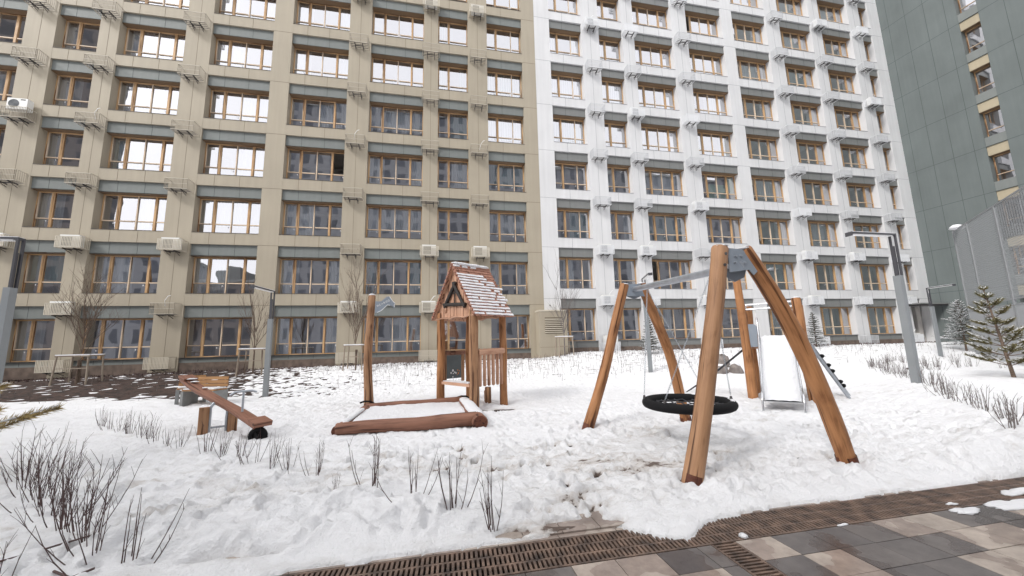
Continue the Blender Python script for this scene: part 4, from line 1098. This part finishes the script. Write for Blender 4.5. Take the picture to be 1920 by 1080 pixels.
for a_ in (sa0-.015,sa1+.015):
    f=MB(); pts=[TQ(a_,.0,2.02 if a_<.5 else 1.62)]+[TQ(a_,b_,z_+(.20 if i<2 else .14)) for i,(b_,z_) in enumerate(prof[1:])]+[TQ(a_,-1.94,.20),TQ(a_,-1.95,-.08)]
    f.tube(pts,.021,'stainless',n=10)
    for (b0,z0),(b1,z1) in zip(prof[1:-1],prof[2:]):
        f.quad([TQ(a_,b0,z0-.02),TQ(a_,b1,z1-.02),TQ(a_,b1,z1+.13),TQ(a_,b0,z0+.13)],'stainless')
    f.tube([TQ(a_,-1.86,.2),TQ(a_,-1.80,-.08)],.016,'stainless',n=8)
    f.build('side_rail',TW)
f=MB(); arch=[(-.16,0),(.16,0),(.16,.42),(.13,.52),(.06,.58),(-.06,.58),(-.13,.52),(-.16,.42)]
f.prism(arch,TQ(.13,-.02,1.28),su,(0,0,1),.018,'plate'); f.build('side_panel',TW)
# climbing ladder on the right
f=MB(); la=TQ(WT+.06,.25,1.30); lb=TQ(WT+1.02,.42,-.05)
la,lb=TQ(WT+.05,.15,1.28),Vector((9.84-7.95,-12.80+11.9,-.05))
dd=(lb-la).normalized(); lw=-Vector((.79,.61,0)); lw=(lw-dd*lw.dot(dd)*.0).normalized()
for q in (0,.5): 
    a,b=la-lw*q,lb-lw*q; f.bar(a,b,.045,.055,'steel')
lad=f.build('ladder',TW)
f=MB(); f.obox((la+lb)/2-lw*.25+dd*-.12+Vector((0,0,.03)),(dd,lw,lw.cross(dd)),((lb-la).length/2-.28,.22,.012),'dark')
f.build('climbing_board',TW)
f=MB()
for t in (.25,.42,.52,.72,.80):
    c=la.lerp(lb,t)-lw*rnd.uniform(.08,.4)+Vector((0.03,0,.07)); f.blob(c,(.06,.05,.05),'rubber',flatb=1,jit=.2)
f.build('climbing_hold',TW)
# rope net on the left
na,nb_=TQ(-.02,.5,1.30),TQ(-1.7,.75,-.02)
f=MB()
for q in (-.42,.0,.42):
    f.tube([na+sb*q,(na+nb_)/2+sb*q*.95-Vector((0,0,.05)),nb_+sb*q*.85],.016,'rope',n=7)
for i in range(1,8):
    t=i/8; c=na.lerp(nb_,t)-Vector((0,0,.05*math.sin(math.pi*t))); f.tube([c-sb*.42,c,c+sb*.42],.013,'rope',n=6)
nt_=f.build('rope_net',TW)
s=MB()
for i in range(1,8):
    t=i/8; c=na.lerp(nb_,t)-Vector((0,0,.05*math.sin(math.pi*t)-.014)); s.tube([c-sb*.3,c+sb*.1],.009,'snow',n=5)
s.build('snow_cap',nt_)

# ------------------------------------------------------------------ lamp posts
def lamp(x,y,z,label,rz=0,scale=1.0,grow=1.0):
    t=thing('lamp_post',label,'lamp post',(x,y,z),rz,'angular grey lamp posts round the playground'); t.scale=(scale,)*3
    H1,H2=3.05,4.18
    f=MB(); f.box(-.065,.065,-.085,.085,-.3,H1,'pole'); f.build('pole',t)
    f=MB(); f.box(.02,.065,-.085,-.04,H1,H2,'poledark'); f.box(.02,.065,.04,.085,H1,H2,'poledark'); f.box(-.01,.015,-.035,.035,H1,H2-.3,'poledark')
    f.build('upper_mast',t)
    f=MB(); f.box(-1.45,.065,-.085,.085,H2,H2+.045,'poledark'); f.box(-1.48,-1.45,-.085,.085,H2-.06,H2+.05,'poledark'); ar=f.build('arm',t)
    f=MB(); f.box(-1.38,-.05,-.07,.07,H2-.025,H2-.002,'lampglass'); f.build('diffuser',ar)
    s=MB(); s.box(-1.42,.04,-.075,.075,H2+.046,H2+.062,'snow'); s.build('snow_cap',ar)
    s=MB(); s.box(.01,.05,-.10,.10,H1+.3,H1+.302,'lampglass'); bpy.data.objects.remove(s.build('x'))
    return t
lamp(-5.31,-6.56,g0(-5.3,-6.6)+.05,'grey lamp post with a slotted dark top behind the seesaw',R_(84),.80)
lamp(12.45,-12.5,.05,'tallest looking lamp post, grey with its arm reaching left, beside the right hedge',0,1.0)
lamp(8.75,-5.9,g0(8.75,-5.9)+.05,'grey lamp post seen between the far swing legs',R_(70),.93)
lamp(25.9,-5.2,g0(25.9,-5.2)+.05,'grey lamp post near the corner of the green wing',R_(75),.86)
lamp(-9.52,-9.73,.0,'lamp post cut by the left edge with dark arm reaching out of view',0,1.0)

# ------------------------------------------------------------------ sports fence
FD=thing('sports_fence','tall grey mesh fence of the sports court in front of the green wing','fence',(28.9,-5.0,g0(28.9,-5)+.0),0)
u=Vector((-.73,-.68,0)).normalized(); posts=[0,1.96,5.15,8.35,11.55]; z0=-.1; ZT=7.24-g0(28.9,-5); ZM=2.95-g0(28.9,-5)
for t in posts:
    f=MB(); w_=.05 if t in(0,1.96) else .07; f.obox(u*t+Vector((0,0,ZT/2-.2)),(u,u.cross(Vector((0,0,1))),(0,0,1)),(w_,.04,ZT/2+.2),'fence'); f.build('post',FD)
for z in (ZT,ZM,ZM-.25,.12):
    f=MB(); f.bar(Vector((0,0,z)),u*11.6+Vector((0,0,z)),.05,.06,'fence'); f.build('rail',FD)
f=MB(); v=0.0
while v<11.6:
    f.bar(u*v+Vector((0,0,ZM)),u*v+Vector((0,0,ZT)),.014,.014,'fence'); v+=.10
zz=ZM
while zz<ZT: f.bar(Vector((0,0,zz)),u*11.6+Vector((0,0,zz)),.012,.012,'fence'); zz+=.10
f.build('mesh_panel',FD)
f=MB(); v=.05
while v<11.6: f.bar(u*v+Vector((0,0,.12)),u*v+Vector((0,0,ZM-.25)),.03,.045,'fence'); v+=.105
f.build('slat_panel',FD)
# upper dark louvre panel far right
f=MB(); v=5.5
while v<11.5: f.bar(u*v+Vector((0,0,ZT-1.7)),u*v+Vector((0,0,ZT-.1)),.014,.03,'fence'); v+=.2
f.build('louvre_panel',FD)
s=MB(); s.blob(u*.6+Vector((0,0,ZT+.03)),(.42,.3,.22),'snow'); s.build('snow_cap',FD)

# ------------------------------------------------------------------ benches behind the seesaw
def bench(x,y,rz,label,w=.62):
    t=thing('bench',label,'bench',(x,y,g0(x,y)+.03),rz,'timber and concrete benches')
    for sx in (-1,1):
        f=MB(); f.box(sx*w/2-.04,sx*w/2+.04,-.24,.24,-.15,.42,'concrete'); f.build('side',t)
    f=MB()
    for i in range(4): f.box(-w/2-.02,w/2+.02,-.23+i*.115,-.13+i*.115,.424,.462,'yellowwood')
    st=f.build('seat',t)
    f=MB()
    for i in range(3): f.box(-w/2,w/2,.235,.27,.50+i*.10,.585+i*.10,'yellowwood')
    f.box(-w/2+.1,-w/2+.14,.271,.30,.3,.75,'concrete'); f.box(w/2-.14,w/2-.1,.271,.30,.3,.75,'concrete'); f.build('backrest',t)
    s=MB(); s.box(-w/2,w/2,-.21,.2,.463,.495,'snow'); s.build('snow_cap',st)
bench(-7.05,-7.2,R_(28),'small bench with snow on its seat, left of the seesaw beam',.62)
bench(-6.45,-7.7,R_(-18),'slatted bench half hidden by the high end of the seesaw',.95)

# ------------------------------------------------------------------ boulders beyond the swing
def boulder(x,y,z,r,label,seed,sn=True):
    rr=random.Random(seed); f=MB(); nu,nv=14,8; b=len(f.v); k_=f.mi('stone')
    for i in range(nv+1):
        th=math.pi*i/nv
        for j in range(nu):
            a=2*math.pi*j/nu; q=1+.22*(math.sin(a*2+seed)*math.sin(th*2+seed))+rr.uniform(-.08,.08)
            v=Vector((math.sin(th)*math.cos(a),math.sin(th)*math.sin(a),math.cos(th)))
            m_=max(abs(v.x),abs(v.y),abs(v.z)); v=v*(.6+.4/m_)*q
            f.v.append((v.x*r[0],v.y*r[1],v.z*r[2])); f.g.append(f.v[-1])
    for i in range(nv):
        for j in range(nu): a=b+i*nu+j; d_=b+i*nu+(j+1)%nu; f.f.append((a,a+nu,d_+nu,d_)); f.m.append(k_); f.sm.append(False)
    t=thing('boulder',label,'boulder',(x,y,z),0,'boulders in the snow'); f.build('rock',t)
    if sn:
        s=MB(); s.blob((-.05*r[0],0,r[2]*.75),(r[0]*.8,r[1]*.8,r[2]*.38),'snow'); s.build('snow_cap',t)
boulder(12.2,-6.6,g0(12.2,-6.6)+.15,(.28,.22,.26),'grey boulder right of the near swing leg, behind the rope net',3)
boulder(12.6,-5.4,g0(12.6,-5.4)+.22,(.34,.25,.32),'pinkish boulder standing behind the grey one',5,False)
boulder(11.5,-6.4,g0(11.5,-6.4)+.10,(.42,.34,.28),'snow-covered boulder beside the near swing leg',8)

# ------------------------------------------------------------------ bare saplings in stake frames
def grow(f,p,d,L_,r,depth,rr,k,spread=.5,up=.15,seg=4):
    pts=[p.copy()]; rad=[r]; c=p.copy(); dd=d.copy()
    for i in range(seg):
        dd=(dd+Vector((rr.gauss(0,.10),rr.gauss(0,.10),up*.4))).normalized(); c=c+dd*L_/seg; pts.append(c.copy()); rad.append(r*(1-(i+1)/seg*.65))
    f.tube(pts,rad,k,n=5 if r<.012 else 7,cap=False)
    if depth>0:
        nb=rr.randint(3,5)
        for i in range(nb):
            t=rr.uniform(.25,1); idx=min(seg-1,int(t*seg)); q=pts[idx].lerp(pts[idx+1],t*seg-idx if idx<seg else 1)
            a=rr.uniform(0,6.28); side=Vector((math.cos(a),math.sin(a),rr.uniform(.2,.8))).normalized()
            nd=(dd*(1-spread)+side*spread).normalized()
            grow(f,q,nd,L_*rr.uniform(.45,.7),r*.5,depth-1,rr,k,spread,up,3)
def sapling(x,y,h,label,seed,k='bark',multi=1,tuft=False,spread=.45):
    rr=random.Random(seed); z=g0(x,y)
    t=thing('bare_tree',label,'tree',(x,y,z))
    for m_ in range(multi):
        f=MB(); a=rr.uniform(0,6.28); base=Vector((.05*math.cos(a)*(multi>1),.05*math.sin(a)*(multi>1),-.1))
        th=h*.32 if multi==1 else h*.25
        f.tube([base,base+Vector((rr.gauss(0,.02),rr.gauss(0,.02),th))],[.035,.028],k,n=8,cap=False); f.build('trunk',t)
    cr=MB()
    for i in range(9 if multi==1 else 12):
        a=rr.uniform(0,6.28); zz=rr.uniform(h*.22,h*.62); s_=rr.uniform(.2,.42)
        grow(cr,Vector((0,0,zz)),Vector((s_*math.cos(a),s_*math.sin(a),.9)).normalized(),h*rr.uniform(.28,.5),.014,2,rr,k,spread)
    grow(cr,Vector((0,0,h*.3)),Vector((.03,0,1)),h*.62,.022,2,rr,k,spread)
    if tuft:
        kk=cr.mi('stem')
        for i in range(260):
            v=cr.v[rr.randrange(len(cr.v))]; c=Vector(v)+Vector((rr.gauss(0,.04),rr.gauss(0,.04),rr.gauss(0,.04))); e1=Vector((rr.gauss(0,1),rr.gauss(0,1),rr.gauss(0,1))).normalized()*.022; e2=Vector((rr.gauss(0,1),rr.gauss(0,1),-1)).normalized()*.035
            cr.quad([c-e1,c+e2,c+e1],'stem')
    cr.build('crown',t)
    return t
def guard(x,y,label,w=.48,h=1.0):
    z=g0(x,y); t=thing('tree_stakes',label,'tree stakes',(x,y,z),rnd.uniform(-.15,.15),'stake frames round the young trees')
    for sx in (-1,1):
        for sy in (-1,1):
            f=MB(); f.tube([(sx*w*1.12,sy*w*.8,-.2),(sx*w,sy*w*.7,h)],.03,'stake',n=8); f.build('stake',t)
    for sy in (-1,1):
        f=MB(); f.box(-w-.05,w+.05,sy*w*.7-.03,sy*w*.7+.03,h,h+.045,'stake'); r_=f.build('rail',t)
        s=MB(); s.box(-w-.04,w+.04,sy*w*.7-.03,sy*w*.7+.03,h+.046,h+.085,'snow'); s.build('snow_cap',r_)
    for sx in (-1,1):
        f=MB(); f.box(sx*w-.03,sx*w+.03,-w*.7+.03,w*.7-.03,h+.003,h+.042,'stake'); f.build('rail',t)
    f=MB(); f.box(-w,w,-w*.7-.02,-w*.7,h*.55,h*.58,'stake'); f.build('rail',t)
sapling(-13.2,-2.8,3.9,'tallest bare sapling with several stems at the far left, in a stake frame',21,multi=3,spread=.5); guard(-13.2,-2.8,'stake frame round the sapling at the far left')
sapling(-7.4,-2.5,3.2,'bare sapling behind the slotted lamp post',22,spread=.35); guard(-7.4,-2.5,'stake frame beside the slotted lamp post',.42)
sapling(-3.42,-2.5,4.0,'bare sapling with dry reddish leaves behind the log sign post',23,tuft=True,multi=2,spread=.3); guard(-3.42,-2.5,'stake frame behind the log sign post',.36,1.05)
sapling(6.6,-1.5,4.0,'thin pale bare sapling in front of the vent housing',24,k='stemg',spread=.35); guard(6.6,-1.5,'stake frame in front of the vent housing',.36,1.0)

# ------------------------------------------------------------------ conifers
def conifer(name,x,y,h,label,seed,kind,z=None,rbase=.45,lean=(0,0)):
    rr=random.Random(seed); z=gs(x,y)-.04 if z is None else z
    t=thing(name,label,'tree',(x,y,z)); k={'pine':'needle','dark':'needle2','gold':'needle3'}[kind]
    f=MB(); f.tube([(0,0,-.1),(lean[0]*.5,lean[1]*.5,h*.5),(lean[0],lean[1],h)],[.055*h/3,.035*h/3,.012],'bark',n=8); f.build('trunk',t)
    cr=MB(); br=MB(); sn=MB(); nl=.10 if kind!='dark' else .05
    lev=int(h/.33) if kind!='dark' else int(h/.13)
    for i in range(lev):
        fz=.14+.84*i/(lev-1); zz=h*fz; base=Vector((lean[0]*fz,lean[1]*fz,zz)); nb=rr.randint(4,5) if kind!='dark' else rr.randint(6,9)
        R0=h*rbase*(1-fz)**.8*rr.uniform(.85,1.1)+.10
        a0=rr.uniform(0,6.28)
        for j in range(nb):
            a=a0+2*math.pi*j/nb+rr.uniform(-.3,.3); Lb=R0*rr.uniform(.7,1.1); el=(.12 if kind=='dark' else .22)+.75*fz**2+rr.uniform(-.12,.16)
            d0=Vector((math.cos(a)*math.cos(el),math.sin(a)*math.cos(el),math.sin(el)))
            pts=[base+d0*Lb*q+Vector((0,0,(-.10 if kind=='dark' else .12)*Lb*q*q)) for q in (0,.33,.66,1)]
            br.tube(pts,[.014,.011,.008,.005],'bark',n=5,cap=False)
            tw=[(pts,1.0)]
            side=Vector((-math.sin(a),math.cos(a),0))
            for q in (.35,.55,.75):
                for sg in (-1,1):
                    p=pts[0].lerp(pts[3],q); e=p+(d0*.6+side*sg*.7+Vector((0,0,.15))).normalized()*Lb*.38*(1.15-q); tw.append(([p,p.lerp(e,.5),e],.8))
            for ps,wt in tw:
                Lt=sum((ps[m+1]-ps[m]).length for m in range(len(ps)-1)); nn=int(Lt/.010*(2.9 if kind!='dark' else 1.6)); 
                st=(.45 if kind!='dark' else .2) if wt==1 else .12
                for m in range(nn):
                    q=st+(1-st)*rr.random(); s_=q*(len(ps)-1); ii=min(len(ps)-2,int(s_)); p=ps[ii].lerp(ps[ii+1],s_-ii); td=(ps[ii+1]-ps[ii]).normalized()
                    w=Vector((rr.gauss(0,1),rr.gauss(0,1),rr.gauss(0,1)+.25)); w=(w-td*w.dot(td)).normalized(); nd=(w*.8+td*.75).normalized()*nl*rr.uniform(.7,1.2); sd=nd.cross(Vector((rr.gauss(0,1),rr.gauss(0,1),rr.gauss(0,1)))).normalized()*.0045*(1.3 if kind!='dark' else 1.0)
                    cr.quad([p-sd,p+sd,p+nd],k)
                if rr.random()<(.9 if wt==1 else .7)*(1.2 if kind!='gold' else .5):
                    q0=rr.uniform(.25,.5); sp=[ps[0].lerp(ps[-1],q0+(1.0-q0)*v/3)+Vector((0,0,(.025+.012*(v%2)) if kind!='dark' else .018)) for v in range(4)]
                    r0=rr.uniform(.024,.046)*(h/3)*wt*(.8 if kind=='dark' else 1); sn.tube(sp,[r0*.4,r0,r0*.9,r0*.35],'snow',n=6,flat=.6)
    if kind!='dark': sn.blob((lean[0],lean[1],h+.03),(.05,.05,.035),'snow')
    br.build('branches',t); cr.build('crown',t); sn.build('snow',t)
    return t
conifer('pine_tree',18.9,-11.1,3.05,'snow-dusted olive green pine by the mesh fence at the right',3,'pine',rbase=.40,lean=(-.1,.25))
conifer('pine_tree',29.6,-4.2,2.9,'dark snowy pine at the foot of the green wing behind the far lamp post',4,'dark',rbase=.42)
conifer('spruce_tree',22.5,-1.5,2.1,'small snowy spruce against the white block, right of the slide tower',5,'dark',rbase=.30)
conifer('spruce_tree',10.9,-2.5,2.0,'small snowy spruce against the white block between the far swing legs',6,'dark',rbase=.30)
conifer('pine_tree',-6.22,-14.62,2.6,'golden green pine whose branch tips reach in at the left edge',9,'gold',z=-.02,rbase=.52)

# ------------------------------------------------------------------ bare hedge shrubs
def shrub_proto(seed,n,h,k='stem',spr=.22,thick=.0026,twig=1):
    rr=random.Random(seed); f=MB()
    for i in range(n):
        a=rr.uniform(0,6.28); s_=abs(rr.gauss(0,spr)); d_=Vector((s_*math.cos(a),s_*math.sin(a),1)).normalized(); L_=h*rr.uniform(.6,1.05)
        p=Vector((s_*.12*math.cos(a)+rr.gauss(0,.012),s_*.12*math.sin(a)+rr.gauss(0,.012),-.04)); pts=[p]; 
        for j in range(4):
            d_=(d_+Vector((rr.gauss(0,.045),rr.gauss(0,.045),.22))).normalized(); pts.append(pts[-1]+d_*L_/4)
        f.tube(pts,[thick*1.5,thick*1.3,thick,thick*.8,thick*.45],k,n=5,cap=False)
        for q in range(rr.randint(1,3)*twig):
            ii=rr.randint(1,3); b=pts[ii].lerp(pts[ii+1],rr.random()); aa=rr.uniform(0,6.28); e=b+(d_*.8+Vector((math.cos(aa),math.sin(aa),.2))*.45).normalized()*L_*rr.uniform(.12,.3)
            f.tube([b,b.lerp(e,.5)+Vector((0,0,.004)),e],[thick*.7,thick*.5,thick*.3],k,n=4,cap=False)
    return f
protos=[]; 
for i,(n,h,k,spr) in enumerate(((8,.46,'stem',.50),(9,.46,'stem',.55),(6,.42,'stem',.45),(9,.50,'stem',.42),(8,.46,'stem',.62))):
    protos.append(get_mesh(('sh',i),lambda n=n,h=h,k=k,spr=spr,i=i:shrub_proto(50+i,n,h,k,spr)))
for i in range(4): protos.append(get_mesh(('shd',i),lambda i=i:shrub_proto(70+i,8,.64,'stem',.46,.0027,2)))
for i in range(4): protos.append(get_mesh(('shr',i),lambda i=i:shrub_proto(90+i,8,.46,'stemg',.48,.0038,1)))
def shrub(x,y,pi,label,group,rr,sc=1.0):
    o=bpy.data.objects.new('bare_shrub',protos[pi]); C.objects.link(o); o.location=(x,y,gs(x,y)-.02); o.rotation_euler=(0,0,rr.uniform(0,6.28)); o.scale=(sc*rr.uniform(.9,1.1),)*3
    tag(o,label,'shrub',group)
rr=random.Random(3)
# middle row, from the far left corner to the near right end
mid=[(.49,-17.0),(.17,-16.72),(-.18,-16.42),(-.62,-16.0),(-1.0,-15.95),(-1.36,-15.25),(-1.76,-14.95),(-2.06,-14.72),(-2.38,-14.45),(-2.72,-14.1),(-3.05,-13.85),(-3.38,-13.55),(-4.0,-13.1),(-4.32,-12.85),(-4.62,-12.6),(-4.92,-12.3),(-5.25,-12.0),(-5.65,-11.65),(-6.0,-11.35),(-6.35,-11.05),(-6.8,-10.6)]
for i,(x,y) in enumerate(mid):
    near='leafless shrub in the middle row, %s from its near right end'%ORD[i]
    shrub(x,y,[3,1,0,2,2,1,0,3,4,0][i%10] if i>3 else [3,1,0,1][i],near,'bare shrubs of the middle row',rr,1.2 if i<4 else (1.0 if i not in(4,) else .7))
nr=[(-2.10,-17.02),(-2.45,-16.78),(-2.62,-16.62),(-2.84,-16.38),(-3.08,-16.2),(-3.30,-15.95),(-3.55,-15.75),(-3.8,-15.5),(-4.05,-15.25),(-4.3,-15.0),(-4.6,-14.75),(-2.75,-17.15),(-4.9,-14.4)]
for i,(x,y) in enumerate(nr):
    shrub(x,y,(0 if i==0 else 5+i%4) if i!=11 else 1,('leafless shrub of the dense left row, %s from its near end'%ORD[i]) if i!=11 else 'leafless shrub standing apart in the bottom left corner','bare shrubs of the left row',rr,1.25 if i in(0,) else 1.0)
rx=[]
for (a,b),(c,d_) in zip(RIDGE[:-1],RIDGE[1:]):
    n=max(2,int(math.hypot(c-a,d_-b)/.38))
    for j in range(n): t=j/n; rx.append((a+(c-a)*t+.35+rr.gauss(0,.08),b+(d_-b)*t+.42+rr.gauss(0,.08)))
rx=rx[::-1]
def tens(i):
    if i<30: return ORD[i]
    return {30:'thirty-first',31:'thirty-second',32:'thirty-third',33:'thirty-fourth',34:'thirty-fifth',35:'thirty-sixth',36:'thirty-seventh',37:'thirty-eighth',38:'thirty-ninth',39:'fortieth'}.get(i,'forty-%s'%ORD[i-40] if i<49 else 'fiftieth')
for i,(x,y) in enumerate(rx[:50]):
    shrub(x,y,9+i%4,'leafless shrub of the right hedge, %s from its near end'%tens(i),'bare shrubs of the right hedge',rr)
far=[(rr.uniform(19.5,24.5),rr.uniform(-8.6,-6.2)) for _ in range(16)]; far.sort(key=lambda p:p[0]/(p[1]+20.4))
for i,(x,y) in enumerate(far): shrub(x,y,9+i%4,'leafless shrub in the loose clump by the right pine, %s from its left'%ORD[i],'bare shrubs near the pine',rr,1.15)
# dry stems poking out of the snowy bed: nobody could count them
f=MB(); rs=random.Random(77)
for i in range(3600):
    x=rs.uniform(-14,30) if rs.random()<.5 else rs.uniform(-3,13); y=-.5-abs(rs.gauss(0,2.6)); 
    if y<-6.5: continue
    if x>-2 and x<11 and rs.random()<.2: y=rs.uniform(-6,-1)
    z=gs(x,y)-.02; h_=rs.uniform(.06,.34)
    if rs.random()<.35: 
        p=Vector((x,y,z+.03)); e=p+Vector((rs.gauss(0,.16),rs.gauss(0,.08),rs.uniform(-.01,.04))); f.tube([p,e],.005,'stem',n=3,cap=False)
    else:
        p=Vector((x,y,z)); f.tube([p,p+Vector((rs.gauss(0,.03),rs.gauss(0,.03),h_))],[.006,.003],'stem' if rs.random()<.6 else 'stemg',n=3,cap=False)
tag(f.build('dry_stems'),'dry dead stems poking through the snow in front of the blocks','dry plants',kind='stuff')
# reddish leaf litter and low ground cover along the wall foot
f=MB()
for i in range(5200):
    x=rs.uniform(-20,34); y=-.15-abs(rs.gauss(0,.55 if x>8 else .9)); z=g0(x,y)+rs.uniform(0,.14 if x>18 else .06); s_=rs.uniform(.015,.05)
    a=Vector((rs.gauss(0,1),rs.gauss(0,1),rs.gauss(0,.6))).normalized()*s_; b=Vector((rs.gauss(0,1),rs.gauss(0,1),rs.gauss(0,1))).normalized()*s_
    p=Vector((x,y,z)); f.quad([p-a,p-b,p+a,p+b],'stem' if rs.random()<.75 else 'bark')
tag(f.build('leaf_litter'),'reddish brown dead leaves and creepers along the foot of the blocks','ground cover',kind='stuff')
# fallen branches
def stick(ps,label,r=.008):
    z=[gs(x,y) for x,y in ps]; f=MB(); f.tube([Vector((x,y,zz+r*.6+.004)) for (x,y),zz in zip(ps,z)],r,'stem',n=6); tag(f.build('fallen_branch'),label,'branch','fallen branches on the snow')
stick([(-3.1,-16.75),(-2.95,-16.66),(-2.8,-16.64),(-2.6,-16.58)],'dark fallen branch under the dense left row of shrubs',.007)
stick([(-2.55,-16.98),(-2.4,-17.05),(-2.3,-17.0)],'short dark twig lying near the last left shrub',.008)
stick([(17.8,-9.2),(18.2,-8.6),(19.3,-8.1)],'long fallen branch on the snow near the right pine',.018)
